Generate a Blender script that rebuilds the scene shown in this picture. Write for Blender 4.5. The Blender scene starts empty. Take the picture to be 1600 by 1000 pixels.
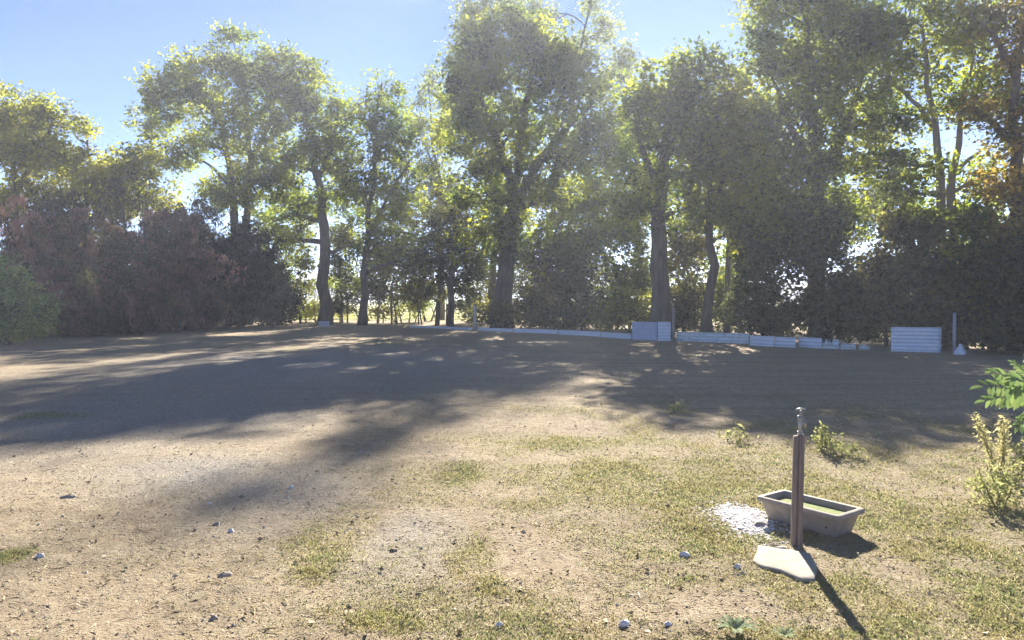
import bpy, math, random
import numpy as np
from mathutils import Vector, Matrix
from math import radians as R, sin, cos, pi

random.seed(7)
rng = np.random.default_rng(11)
S = bpy.context.scene
C = S.collection

# ------------------------------------------------------------------ camera
LENS = 26.0
FPX = LENS / 36.0 * 1600.0
HOR = 468.0                       # the horizon in the photograph, in its own rows
CAMZ = 1.6
TILT = math.atan((500.0 - HOR) / FPX)
cam_d = bpy.data.cameras.new('camera')
cam_d.lens = LENS
cam_d.sensor_width = 36
cam_d.clip_start = 0.05
cam_d.clip_end = 6000
cam = bpy.data.objects.new('camera', cam_d)
C.objects.link(cam)
cam.location = (0, 0, CAMZ)
cam.rotation_euler = (R(90) - TILT, 0, 0)
S.camera = cam

# ------------------------------------------------------------------ sky, sun, exposure
SUN_AZ = math.atan((985 - 800) / FPX)
SUN_EL = math.atan((HOR + 150) / FPX * cos(SUN_AZ))
w = bpy.data.worlds.new('World')
S.world = w
w.use_nodes = True
nt = w.node_tree
bg = nt.nodes['Background']
sky = nt.nodes.new('ShaderNodeTexSky')
sky.sky_type = 'NISHITA'
sky.sun_disc = False
sky.sun_elevation = SUN_EL
sky.sun_rotation = SUN_AZ
sky.air_density = 0.26
sky.dust_density = 0.0
sky.ozone_density = 4.0
nt.links.new(sky.outputs[0], bg.inputs[0])
bg.inputs[1].default_value = 0.065
sd = bpy.data.lights.new('sun', 'SUN')
sd.energy = 3.75
sd.angle = R(0.5)
sd.color = (1.0, 0.93, 0.82)
sun = bpy.data.objects.new('sun', sd)
C.objects.link(sun)
SUN_DIR = Vector((sin(SUN_AZ) * cos(SUN_EL), cos(SUN_AZ) * cos(SUN_EL), sin(SUN_EL)))
sun.rotation_euler = SUN_DIR.to_track_quat('Z', 'Y').to_euler()
S.view_settings.view_transform = 'Standard'
S.view_settings.look = 'None'
S.view_settings.gamma = 1
S.view_settings.exposure = 2.38
S.cycles.max_bounces = 8
S.cycles.diffuse_bounces = 5
S.cycles.transmission_bounces = 5
S.cycles.volume_bounces = 1
S.cycles.use_denoising = True

# ------------------------------------------------------------------ picture to place
ct, st = cos(TILT), sin(TILT)


def ray(px, py):
    u, v = (px - 800.0) / FPX, (500.0 - py) / FPX
    return np.array([u, ct + v * st, v * ct - st])


def at(px, py, d):
    """point seen at (px, py), d metres in front of the camera"""
    r = ray(px, py)
    return np.array([0, 0, CAMZ]) + r * (d / r[1])


def gnd(px, py, z=0.0):
    r = ray(px, py)
    return np.array([0, 0, CAMZ]) + r * ((z - CAMZ) / r[2])


# ------------------------------------------------------------------ noise
def _hash(ix, iy, s):
    h = (ix.astype(np.int64) * 374761393 + iy.astype(np.int64) * 668265263 + s * 2147483647) & 0xffffffff
    h = ((h ^ (h >> 13)) * 1274126177) & 0xffffffff
    return ((h ^ (h >> 16)) & 0xffffff) / float(0xffffff)


def vnoise(x, y, s=0):
    ix, iy = np.floor(x), np.floor(y)
    fx, fy = x - ix, y - iy
    fx, fy = fx * fx * (3 - 2 * fx), fy * fy * (3 - 2 * fy)
    a, b = _hash(ix, iy, s), _hash(ix + 1, iy, s)
    c, d = _hash(ix, iy + 1, s), _hash(ix + 1, iy + 1, s)
    return (a * (1 - fx) + b * fx) * (1 - fy) + (c * (1 - fx) + d * fx) * fy


def fbm(x, y, s=0, o=4):
    t, a, n = 0, 0.5, 0
    for k in range(o):
        t = t + a * vnoise(x * 2 ** k, y * 2 ** k, s + k)
        n += a
        a *= 0.5
    return t / n


# ------------------------------------------------------------------ meshes
def mesh_np(name, V, F, mat=None, smooth=False):
    V = np.asarray(V, dtype=np.float32)
    F = np.asarray(F, dtype=np.int32)
    me = bpy.data.meshes.new(name)
    k = F.shape[1]
    me.vertices.add(len(V))
    me.vertices.foreach_set('co', V.ravel())
    me.loops.add(F.size)
    me.loops.foreach_set('vertex_index', F.ravel())
    me.polygons.add(len(F))
    me.polygons.foreach_set('loop_start', np.arange(0, F.size, k, dtype=np.int32))
    try:
        me.polygons.foreach_set('loop_total', np.full(len(F), k, dtype=np.int32))
    except Exception:
        pass
    me.update(calc_edges=True)
    if smooth:
        me.polygons.foreach_set('use_smooth', np.ones(len(F), dtype=bool))
    if mat:
        me.materials.append(mat)
    return me


def link(name, me, parent=None):
    o = bpy.data.objects.new(name, me)
    C.objects.link(o)
    if parent is not None:
        o.parent = parent
    return o


def tag(o, label=None, cat=None, group=None, kind=None):
    if label: o['label'] = label
    if cat: o['category'] = cat
    if group: o['group'] = group
    if kind: o['kind'] = kind
    return o


def thing(name, loc, label, cat, group=None):
    o = bpy.data.objects.new(name, None)
    o.empty_display_size = 0.2
    C.objects.link(o)
    o.location = loc
    return tag(o, label, cat, group)


class MB:
    """collects quads"""
    def __init__(self):
        self.V, self.F, self.n = [], [], 0

    def add(self, V, F):
        V = np.asarray(V, float)
        self.V.append(V)
        self.F.append(np.asarray(F, int) + self.n)
        self.n += len(V)

    def tube(self, pts, rad, sides=8, cap=True, wob=0.0):
        pts = [np.asarray(p, float) for p in pts]
        n = len(pts)
        V = []
        up = np.array([0.31, 0.17, 0.93])
        for i in range(n):
            t = pts[min(i + 1, n - 1)] - pts[max(i - 1, 0)]
            t = t / (np.linalg.norm(t) + 1e-9)
            a = np.cross(t, up)
            if np.linalg.norm(a) < 0.05:
                a = np.cross(t, np.array([1.0, 0, 0]))
            a /= np.linalg.norm(a)
            b = np.cross(t, a)
            r = rad[i] if hasattr(rad, '__len__') else rad
            for k in range(sides):
                th = 2 * pi * k / sides
                rr = r * (1 + wob * (random.random() - 0.5))
                V.append(pts[i] + rr * (cos(th) * a + sin(th) * b))
        F = []
        for i in range(n - 1):
            for k in range(sides):
                F.append((i * sides + k, i * sides + (k + 1) % sides, (i + 1) * sides + (k + 1) % sides, (i + 1) * sides + k))
        if cap:
            c0 = len(V); V.append(pts[0]); V.append(pts[-1])
            for k in range(0, sides, 2):
                F.append((c0, (k + 2) % sides, (k + 1) % sides, k))
                b0 = (n - 1) * sides
                F.append((c0 + 1, b0 + k, b0 + (k + 1) % sides, b0 + (k + 2) % sides))
        self.add(V, F)

    def box(self, c, s, rz=0.0):
        c = np.asarray(c, float)
        V = []
        for dx in (-.5, .5):
            for dy in (-.5, .5):
                for dz in (-.5, .5):
                    x, y = dx * s[0], dy * s[1]
                    V.append(c + np.array([x * cos(rz) - y * sin(rz), x * sin(rz) + y * cos(rz), dz * s[2]]))
        F = [(0, 1, 3, 2), (4, 6, 7, 5), (0, 4, 5, 1), (2, 3, 7, 6), (0, 2, 6, 4), (1, 5, 7, 3)]
        self.add(V, F)

    def mesh(self, name, mat, smooth=False, origin=None):
        V = np.concatenate(self.V)
        if origin is not None:
            V = V - np.asarray(origin)
        return mesh_np(name, V, np.concatenate(self.F), mat, smooth)


def leafmesh(name, V, F, mat, tone=None, smooth=False):
    me = mesh_np(name, V, F, mat, smooth)
    tone = np.full(len(F), 0.5) if tone is None else tone
    me.attributes.new('tone', 'FLOAT', 'FACE').data.foreach_set('value', np.asarray(tone, dtype=np.float32))
    return me


# ------------------------------------------------------------------ materials
def new_mat(name):
    m = bpy.data.materials.new(name)
    m.use_nodes = True
    n = m.node_tree
    for x in list(n.nodes):
        n.nodes.remove(x)
    out = n.nodes.new('ShaderNodeOutputMaterial')
    return m, n, out


def N(n, t, **kw):
    x = n.nodes.new(t)
    for k, v in kw.items():
        setattr(x, k, v)
    return x


def ramp(n, src, stops):
    r = n.nodes.new('ShaderNodeValToRGB')
    e = r.color_ramp.elements
    while len(e) < len(stops):
        e.new(0.5)
    for k, (p, c) in enumerate(stops):
        e[k].position = p
        e[k].color = (c[0], c[1], c[2], 1)
    n.links.new(src, r.inputs[0])
    return r.outputs[0]


def noise(n, scale, detail=4, rough=0.55, vec=None):
    t = n.nodes.new('ShaderNodeTexNoise')
    t.inputs['Scale'].default_value = scale
    t.inputs['Detail'].default_value = detail
    t.inputs['Roughness'].default_value = rough
    if vec is not None:
        n.links.new(vec, t.inputs['Vector'])
    return t.outputs['Fac']


def coords(n, kind='Object'):
    return n.nodes.new('ShaderNodeTexCoord').outputs[kind]


def mixc(n, fac, a, b, blend='MIX'):
    m = n.nodes.new('ShaderNodeMix')
    m.data_type = 'RGBA'
    m.blend_type = blend
    for s, v in ((m.inputs[0], fac), (m.inputs[6], a), (m.inputs[7], b)):
        if isinstance(v, (int, float)):
            s.default_value = v
        elif isinstance(v, tuple):
            s.default_value = (v[0], v[1], v[2], 1)
        else:
            n.links.new(v, s)
    return m.outputs[2]


def math_(n, op, a, b=None):
    m = n.nodes.new('ShaderNodeMath')
    m.operation = op
    for k, v in enumerate((a, b)):
        if v is None: continue
        if isinstance(v, (int, float)): m.inputs[k].default_value = v
        else: n.links.new(v, m.inputs[k])
    return m.outputs[0]


def bump(n, h, strength, dist):
    b = n.nodes.new('ShaderNodeBump')
    b.inputs['Strength'].default_value = strength
    b.inputs['Distance'].default_value = dist
    n.links.new(h, b.inputs['Height'])
    return b.outputs[0]


def principled(n, out, col, rough=0.9, nrm=None, spec=0.3):
    p = n.nodes.new('ShaderNodeBsdfPrincipled')
    if isinstance(col, tuple): p.inputs['Base Color'].default_value = (*col, 1)
    else: n.links.new(col, p.inputs['Base Color'])
    if isinstance(rough, (int, float)): p.inputs['Roughness'].default_value = rough
    else: n.links.new(rough, p.inputs['Roughness'])
    p.inputs['Specular IOR Level'].default_value = spec
    if nrm is not None: n.links.new(nrm, p.inputs['Normal'])
    n.links.new(p.outputs[0], out.inputs[0])
    return p


def leaf_mat(name, cols, patch, patch_amt=0.5, scale=0.35, trans=0.5, sign=1, tint=(1.7, 1.8, 0.55)):
    """leaves: each its own shade, with branches that have turned"""
    m, n, out = new_mat(name)
    g = n.nodes.new('ShaderNodeNewGeometry')
    c = ramp(n, g.outputs['Random Per Island'], [(i / max(1, len(cols) - 1), c) for i, c in enumerate(cols)])
    f = noise(n, scale, 3, 0.6, coords(n))
    tn = N(n, 'ShaderNodeAttribute', attribute_name='tone').outputs['Fac']
    f = math_(n, 'ADD', f, math_(n, 'MULTIPLY', math_(n, 'SUBTRACT', tn, 0.5), 0.35 * sign))
    f2 = ramp(n, f, [(0.42, (0, 0, 0)), (0.66, (1, 1, 1))])
    c = mixc(n, 1.0, c, ramp(n, tn, [(0.1, (0.5, 0.5, 0.5)), (0.9, (1.5, 1.5, 1.5))]), 'MULTIPLY')
    col = mixc(n, math_(n, 'MULTIPLY', f2, patch_amt), c, patch)
    d = n.nodes.new('ShaderNodeBsdfDiffuse')
    n.links.new(col, d.inputs[0])
    t = n.nodes.new('ShaderNodeBsdfTranslucent')
    tc = mixc(n, 0.65, col, tint, 'MULTIPLY')
    n.links.new(tc, t.inputs[0])
    mx = n.nodes.new('ShaderNodeMixShader')
    mx.inputs[0].default_value = trans
    n.links.new(d.outputs[0], mx.inputs[1])
    n.links.new(t.outputs[0], mx.inputs[2])
    n.links.new(mx.outputs[0], out.inputs[0])
    return m


def bark_mat(name, a, b, sc=6):
    m, n, out = new_mat(name)
    mp = n.nodes.new('ShaderNodeMapping')
    mp.inputs['Scale'].default_value = (1, 1, 0.18)
    n.links.new(coords(n), mp.inputs[0])
    f = noise(n, sc, 5, 0.65, mp.outputs[0])
    col = ramp(n, f, [(0.3, a), (0.7, b)])
    principled(n, out, col, 0.95, bump(n, f, 0.8, 0.04), 0.1)
    return m


LEAF = {
    'green': leaf_mat('leaf_green', [(0.08, 0.12, 0.03), (0.13, 0.18, 0.045), (0.18, 0.215, 0.055)], (0.32, 0.31, 0.05), 0.8, 0.35, 0.66),
    'yellow': leaf_mat('leaf_yellow', [(0.16, 0.19, 0.045), (0.23, 0.25, 0.055), (0.3, 0.28, 0.06)], (0.4, 0.36, 0.055), 0.8, 0.35, 0.68),
    'pale': leaf_mat('leaf_pale', [(0.13, 0.165, 0.10), (0.18, 0.21, 0.12), (0.22, 0.24, 0.13)], (0.27, 0.26, 0.10), 0.5, 0.35, 0.6),
    'dark': leaf_mat('leaf_dark', [(0.055, 0.065, 0.04), (0.08, 0.09, 0.05), (0.10, 0.105, 0.055)], (0.15, 0.13, 0.06), 0.6, 0.5, 0.5),
    'rust': leaf_mat('leaf_rust', [(0.24, 0.135, 0.125), (0.34, 0.19, 0.175), (0.4, 0.25, 0.215)], (0.09, 0.10, 0.07), 0.95, 0.5, 0.35, -2.4),
    'cedar': leaf_mat('leaf_cedar', [(0.03, 0.04, 0.03), (0.045, 0.055, 0.04), (0.055, 0.06, 0.045)], (0.06, 0.05, 0.045), 0.6, 0.6, 0.25),
    'orange': leaf_mat('leaf_orange', [(0.12, 0.14, 0.05), (0.18, 0.18, 0.06), (0.24, 0.2, 0.07)], (0.36, 0.18, 0.07), 0.6, 0.4, 0.62),
    'bush': leaf_mat('leaf_bush', [(0.24, 0.30, 0.17), (0.32, 0.38, 0.21), (0.40, 0.43, 0.24)], (0.42, 0.42, 0.18), 0.5, 0.8, 0.45),
    'fresh': leaf_mat('leaf_fresh', [(0.13, 0.2, 0.09), (0.18, 0.26, 0.12), (0.25, 0.31, 0.14)], (0.26, 0.3, 0.13), 0.5, 0.35, 0.45, 1, (1.3, 1.45, 0.75)),
    'under': leaf_mat('leaf_under', [(0.09, 0.085, 0.05), (0.13, 0.115, 0.055), (0.16, 0.14, 0.065)], (0.22, 0.2, 0.06), 0.6, 0.35, 0.55),
}
BARK = bark_mat('bark', (0.075, 0.062, 0.05), (0.18, 0.145, 0.115))
BARK_PALE = bark_mat('bark_pale', (0.17, 0.15, 0.125), (0.32, 0.29, 0.25))


# ------------------------------------------------------------------ ground
def ellip(px, py, rx, ry):
    c = gnd(px, py)
    a = gnd(px + rx, py)
    b = gnd(px, py - ry)
    return c[0], c[1], abs(a[0] - c[0]), max(abs(b[1] - c[1]), 0.05)


GREEN_SPOTS = [ellip(*e) for e in (
    (520, 830, 65, 45), (500, 885, 45, 30), (600, 975, 70, 25), (860, 690, 70, 18), (735, 870, 45, 35), (720, 740, 50, 22),
    (960, 750, 120, 45), (830, 770, 80, 30), (1290, 690, 130, 25), (1150, 690, 60, 22), (1100, 720, 80, 35), (1130, 830, 130, 45), (1450, 740, 170, 60),
    (1500, 880, 170, 90), (1300, 900, 90, 60), (1420, 960, 110, 50), (1250, 930, 60, 30), (20, 870, 30, 14), (455, 545, 40, 4), (600, 535, 40, 5),
    (1060, 640, 40, 8), (1250, 760, 260, 60), (1450, 810, 200, 60), (1100, 780, 200, 50), (1050, 700, 160, 25), (1400, 690, 80, 18), (1560, 970, 90, 50), (770, 920, 40, 25), (900, 830, 60, 25), (80, 648, 70, 6))]
BARE_SPOTS = [ellip(*e) for e in (
    (1585, 850, 40, 28), (1390, 880, 45, 22), (1240, 870, 60, 25), (1530, 880, 40, 12), (1000, 950, 120, 40), (870, 930, 90, 40))]
GREY_SPOTS = [ellip(*e) for e in (
    (300, 735, 180, 35), (640, 860, 90, 60), (450, 760, 140, 50), (250, 640, 300, 50), (500, 570, 350, 30))]


def blobs_mask(x, y, spots, soft=0.6):
    m = np.zeros_like(x)
    for cx, cy, ax, ay in spots:
        q = np.sqrt(((x - cx) / ax) ** 2 + ((y - cy) / ay) ** 2)
        m = np.maximum(m, np.clip((1.25 - q) / soft, 0, 1))
    return m


def green(x, y):
    m = blobs_mask(x, y, GREEN_SPOTS, 0.8)
    m = m * (1 - 0.85 * blobs_mask(x, y, BARE_SPOTS))
    n1 = fbm(x * 1.3, y * 1.3, 3, 4)
    n2 = fbm(x * 5.0, y * 5.0, 9, 3)
    base = np.clip((n1 - 0.38) * 3.5, 0, 1) * 0.62 * np.clip((14 - y) / 5, 0.12, 1) * np.clip((x + 2.2) / 3.0, 0.09, 1)
    v = np.maximum(m * np.clip(0.25 + 1.6 * (n1 - 0.25), 0, 1), base)
    return np.clip(v * np.clip(0.35 + 1.5 * (n2 - 0.1), 0, 1.2), 0, 1)


def grey(x, y):
    return np.clip(blobs_mask(x, y, GREY_SPOTS, 0.9) * (0.4 + fbm(x * 1.1, y * 1.1, 21)), 0, 1)


def field(x, y):
    # beyond the fence the mown field begins
    return np.clip((y - 52 + 0.15 * x) / 6, 0, 1)


def height(x, y):
    near = np.clip(1 - np.hypot(x, y) / 60, 0, 1)
    z = (fbm(x * 0.35, y * 0.35, 31) - 0.5) * 0.10 * near
    z += (fbm(x * 2.2, y * 2.2, 41) - 0.5) * 0.05 * np.clip(1 - np.hypot(x, y) / 30, 0, 1)
    z += (fbm(x * 11, y * 11, 51, 3) - 0.5) * 0.026 * np.clip(1 - np.hypot(x, y) / 14, 0, 1)
    return z


def hz(x, y):
    return float(height(np.array([float(x)]), np.array([float(y)]))[0])


th = np.concatenate([np.linspace(-180, -48, 34)[:-1], np.linspace(-48, 48, 640), np.linspace(48, 180, 34)[1:-1]]) * pi / 180
rr = np.concatenate([[0.4, 0.9, 1.5, 2.0], 2.2 * (1500 / 2.2) ** (np.linspace(0, 1, 430) ** 1.45)])
TH, RR = np.meshgrid(th, rr)
GX, GY = (RR * np.sin(TH)).ravel(), (RR * np.cos(TH)).ravel()
GZ = height(GX, GY)
nt_, nr_ = len(th), len(rr)
idx = np.arange(nt_ * nr_).reshape(nr_, nt_)
i2 = np.concatenate([idx, idx[:, :1]], 1)
Fq = np.stack([i2[:-1, 1:], i2[1:, 1:], i2[1:, :-1], i2[:-1, :-1]], -1).reshape(-1, 4)[:, ::-1]
Fq = Fq[:, ::-1]


def ground_mat():
    m, n, out = new_mat('yard_earth')
    co = coords(n)
    att = N(n, 'ShaderNodeAttribute', attribute_name='cover')
    sep = n.nodes.new('ShaderNodeSeparateColor')
    n.links.new(att.outputs['Color'], sep.inputs[0])
    n1 = noise(n, 0.8, 6, 0.6, co)
    n2 = noise(n, 7, 5, 0.65, co)
    n3 = noise(n, 42, 4, 0.7, co)
    n4 = noise(n, 150, 3, 0.7, co)
    dirt = ramp(n, n2, [(0.3, (0.29, 0.22, 0.146)), (0.5, (0.42, 0.336, 0.23)), (0.7, (0.52, 0.44, 0.315))])
    dirt = mixc(n, ramp(n, n1, [(0.35, (0, 0, 0)), (0.7, (0.6, 0.6, 0.6))]), dirt, (0.49, 0.395, 0.26))
    dirt = mixc(n, ramp(n, n3, [(0.36, (0.55, 0.55, 0.55)), (0.5, (0, 0, 0))]), dirt, (0.2, 0.15, 0.105))
    dirt = mixc(n, ramp(n, n4, [(0.60, (0, 0, 0)), (0.72, (0.7, 0.7, 0.7))]), dirt, (0.6, 0.52, 0.41))
    gr = ramp(n, n3, [(0.35, (0.24, 0.21, 0.18)), (0.5, (0.38, 0.345, 0.3)), (0.68, (0.5, 0.46, 0.4))])
    mpr = n.nodes.new('ShaderNodeMapping')
    mpr.inputs['Rotation'].default_value = (0, 0, R(-32))
    mpr.inputs['Scale'].default_value = (0.22, 2.4, 1)
    n.links.new(co, mpr.inputs[0])
    rut = noise(n, 1.0, 5, 0.6, mpr.outputs[0])
    dirt = mixc(n, 0.38, dirt, ramp(n, rut, [(0.36, (0.62, 0.6, 0.58)), (0.52, (1, 1, 1)), (0.7, (1.18, 1.18, 1.18))]), 'MULTIPLY')
    c = mixc(n, sep.outputs[1], dirt, gr)
    gg = ramp(n, n3, [(0.35, (0.17, 0.15, 0.07)), (0.5, (0.29, 0.26, 0.12)), (0.68, (0.38, 0.33, 0.18))])
    gf = math_(n, 'MULTIPLY', sep.outputs[0], ramp(n, n2, [(0.35, (0.35, 0.35, 0.35)), (0.6, (0.9, 0.9, 0.9))]))
    c = mixc(n, gf, c, gg)
    fl = ramp(n, n1, [(0.3, (0.30, 0.31, 0.08)), (0.7, (0.4, 0.37, 0.10))])
    c = mixc(n, sep.outputs[2], c, fl)
    h = math_(n, 'ADD', math_(n, 'MULTIPLY', n2, 0.6), math_(n, 'ADD', math_(n, 'MULTIPLY', n3, 0.55), math_(n, 'MULTIPLY', n4, 0.3)))
    principled(n, out, c, 0.97, bump(n, h, 1.0, 0.06), 0.1)
    return m


gm = mesh_np('ground', np.stack([GX, GY, GZ], 1), Fq, ground_mat(), True)
ca = gm.color_attributes.new('cover', 'FLOAT_COLOR', 'POINT')
cov = np.stack([green(GX, GY), grey(GX, GY), field(GX, GY), np.ones_like(GX)], 1).astype(np.float32)
ca.data.foreach_set('color', cov.ravel())
ground = tag(link('ground', gm), 'bare sandy yard with tufts of grass, running out to a mown field', 'ground', kind='structure')


# ------------------------------------------------------------------ foliage
def leaves(P, size, flat=0.35, droop=0.0, narrow=0.55):
    """one pointed leaf per point"""
    n = len(P)
    d = rng.normal(size=(n, 3))
    d[:, 2] = d[:, 2] * (1 - flat) - droop
    d /= np.linalg.norm(d, axis=1)[:, None] + 1e-9
    r = rng.normal(size=(n, 3)) + np.array([0, 0, 0.5])
    s = np.cross(d, r)
    s /= np.linalg.norm(s, axis=1)[:, None] + 1e-9
    L = size * np.clip(rng.lognormal(-0.08, 0.42, n), 0.4, 2.2)[:, None]
    W = L * narrow
    nrm = np.cross(d, s)
    V = np.stack([P - d * L * 0.5, P + s * W * 0.5 - d * L * 0.06 + nrm * L * 0.08, P + d * L * 0.5, P - s * W * 0.5 - d * L * 0.06 + nrm * L * 0.08], 1).reshape(-1, 3)
    F = np.arange(n * 4).reshape(n, 4)
    return V, F


def crown_points(blobs, ncl, per, cr, stretch=(1, 1, 0.7), weep=False, axis=None):
    """clumps of leaves through the blobs' volume, most of them near the outside"""
    out, cents, tone = [], [], []
    vol = np.array([(b[3] * b[4]) ** 0.75 for b in blobs])
    cnt = np.maximum(3, (ncl * vol / vol.sum()).astype(int))
    for b, k in zip(blobs, cnt):
        c, rx, rz, ry = b[0:3], b[3], b[4], b[5]
        d = rng.normal(size=(k, 3))
        d /= np.linalg.norm(d, axis=1)[:, None]
        rad = rng.uniform(0.0, 1.0, k) ** 0.42
        sprig = rng.uniform(0, 1, k) < (0.0 if weep else 0.16)
        rad = np.where(sprig, rng.uniform(1.0, 1.32, k), rad)
        ctr = np.array(c) + d * rad[:, None] * np.array([rx, ry, rz])
        cents.append(ctr)
        m = np.where(sprig, rng.uniform(0.2, 0.45, k), rng.uniform(0.35, 1.5, k))
        for q in range(k):
            nn = int(per * m[q])
            tone.append(np.full(nn, np.clip(rng.normal(0.5, 0.28), 0, 1)))
            s = cr * (0.55 + 0.5 * m[q])
            if weep:
                # an arching branch, its sprays hanging below it
                o2 = ctr[q][:2] - np.array(axis[:2])
                o2 = o2 / (np.linalg.norm(o2) + 1e-6) + rng.normal(size=2) * 0.5
                L = 1.5 * (0.5 + 0.6 * m[q])
                u = rng.uniform(0, 1, nn)
                hang = rng.uniform(0, 1, nn) ** 1.5 * (0.25 + 0.75 * u) * 0.95
                pp = np.stack([ctr[q][0] + o2[0] * L * u, ctr[q][1] + o2[1] * L * u, ctr[q][2] + L * (0.35 * u - 0.75 * u * u) - hang], 1)
                out.append(pp + rng.normal(size=(nn, 3)) * np.array([0.10, 0.10, 0.05]))
                continue
            out.append(ctr[q] + rng.normal(size=(nn, 3)) * s * np.array(stretch) * rng.uniform(0.6, 1.3, 3))
    return np.concatenate(out), cents, np.concatenate(tone)


def limb(mb, a, b, r0, r1, seg=6, sag=0.15, wob=0.06, sides=6):
    a, b = np.asarray(a, float), np.asarray(b, float)
    L = np.linalg.norm(b - a)
    side = rng.normal(size=3) * wob * L
    pts = []
    for i in range(seg + 1):
        t = i / seg
        p = a + (b - a) * t + side * sin(pi * t)
        p[2] += sag * L * (t - t * t)
        p += rng.normal(size=3) * 0.012 * L * (0 < i < seg)
        pts.append(p)
    mb.tube(pts, [r0 + (r1 - r0) * (i / seg) for i in range(seg + 1)], sides)
    return pts


TREES = []


def tree(label, cat, name, base, d, trunks, blobs, leaf, ncl, per, size=0.17, cr=0.4, bark=None, group=None,
         stretch=(1, 1, 0.75), flat=0.35, droop=0.0, narrow=0.55, twigs=0.35, thick=1.0, weep=False):
    """base: (px, py-ignored) on the ground at d metres; trunks: [(start radius, [(px,py,dd)...])]; blobs: (px,py,rx,ry[,dd])"""
    g = at(base, HOR + CAMZ * FPX / d, d)
    org = np.array([g[0], g[1], hz(g[0], g[1]) - 0.02])
    t = thing(name, tuple(org), label, cat, group)
    B = []
    for b in blobs:
        dd = d + (b[4] if len(b) > 4 else 0)
        c = at(b[0], b[1], dd)
        rx, rz = b[2] * dd / FPX, b[3] * dd / FPX
        B.append((*c, rx, rz, 0.75 * (rx + rz) * 0.5 * thick + 0.3))
    P, cents, TN = crown_points(B, int(ncl * 1.3), per * 1.65, cr * 0.82, stretch, weep, at(base, 400, d))
    TN = TN[P[:, 2] > 0.1]
    P = P[P[:, 2] > 0.1]
    mb = MB()
    ends = []
    for r0, path in trunks:
        pts = []
        for k, q in enumerate(path):
            dd = d + (q[2] if len(q) > 2 else 0)
            if q[1] is None:
                pts.append(np.array([at(q[0], HOR + CAMZ * FPX / dd, dd)[0], dd, org[2] - 0.1]))
            else:
                pts.append(at(q[0], q[1], dd))
        # refine
        fine = []
        for a, b in zip(pts[:-1], pts[1:]):
            for k in range(4):
                fine.append(a + (b - a) * k / 4 + (rng.normal(size=3) * 0.02 * np.linalg.norm(b - a) * (k > 0)))
        fine.append(pts[-1])
        n = len(fine)
        rad = [r0 * (1 - 0.78 * (i / (n - 1)) ** 0.9) * (1.35 if i == 0 and path[0][1] is None else 1) for i in range(n)]
        own = mb if not ends or path[0][1] is not None else MB()
        if path[0][1] is not None and ends:      # a limb springs from the nearest stem
            own = min(ends, key=lambda e: min(np.linalg.norm(q - fine[0]) for q in e[0]))[2]
        own.tube(fine, rad, 9, True, 0.12)
        ends.append((fine, rad, own))
    if ends:
        for b, cs in zip(B, cents):
            c = np.array(b[:3])
            best = None
            for fine, rad, own in ends:
                for i in range(1, len(fine)):
                    q = np.linalg.norm(fine[i] - c) + (1.2 * max(0, fine[i][2] - c[2] + 0.3 * b[4]))
                    if best is None or q < best[0]:
                        best = (q, fine[i], rad[i], own)
            pts = limb(best[3], best[1], c, best[2] * 0.62, 0.035)
            for k in range(min(len(cs), max(2, int(len(cs) * twigs)))):
                s = pts[random.randint(max(1, len(pts) - 4), len(pts) - 1)]
                limb(best[3], s, cs[k], 0.028, 0.010, 3, 0.1, 0.08, 4)
    for m1 in list({id(e[2]): e[2] for e in ends}.values()):
        link('trunk', m1.mesh('trunk', bark or BARK, True, org), t)
    V, F = leaves(P, size * (1.08 if d > 33 else 1.0), flat, droop, narrow)
    link('crown', leafmesh('crown', V - org, F, LEAF[leaf], TN), t)
    TREES.append(t)
    return t


GB = 'tall trees along the back of the yard'
# --- the tall middle group
tree('broad tallest tree at the centre with a thick forked trunk behind the white boards', 'tree', 'broadleaf_tree', 788, 42,
     [(0.62, [(785, None), (792, 400), (805, 300), (815, 215)]),
      (0.34, [(800, 330), (840, 255), (880, 205), (925, 165)]), (0.28, [(803, 300), (770, 200), (745, 140), (730, 90)]), (0.26, [(815, 215), (830, 120), (835, 60)])],
     [(760, 130, 60, 65), (830, 95, 70, 55), (890, 150, 62, 60), (730, 220, 48, 60), (800, 210, 70, 55), (880, 240, 80, 55), (940, 230, 40, 50),
      (760, 300, 65, 45), (850, 310, 80, 40), (920, 320, 50, 35), (725, 140, 38, 45), (770, 380, 60, 40), (850, 390, 55, 40), (800, 45, 48, 38), (845, 72, 42, 36), (892, 108, 38, 36), (758, 70, 40, 38)],
     'green', 560, 66, 0.19, 0.42, group=GB)
tree('slender pale tree rising above the centre, reaching past the top of the photo', 'tree', 'poplar_tree', 800, 52,
     [(0.3, [(770, None), (775, 300), (765, 120), (755, 0)]), (0.26, [(850, None), (872, 250), (898, 130), (922, 10)]), (0.16, [(880, 210), (930, 150), (965, 100)])],
     [(735, 40, 30, 50), (760, 0, 38, 50), (720, 110, 26, 45), (815, 20, 40, 45), (848, 25, 26, 30), (921, -44, 13, 34), (924, 8, 15, 26), (946, 48, 24, 36), (955, 120, 35, 45),
      (975, 90, 18, 30), (900, 80, 36, 35), (965, 190, 35, 50), (700, 190, 25, 50)],
     'pale', 320, 40, 0.17, 0.42, group=GB, twigs=0.6)
tree('thin pale tree left of the centre, standing behind the others', 'tree', 'poplar_tree', 680, 58,
     [(0.2, [(690, None), (688, 300), (672, 160)]), (0.1, [(688, 300), (655, 200)])],
     [(672, 140, 24, 30), (655, 190, 30, 40), (690, 230, 30, 50), (665, 270, 34, 40), (705, 300, 30, 40)], 'pale', 120, 38, 0.18, 0.42, group=GB, twigs=0.6)
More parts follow.
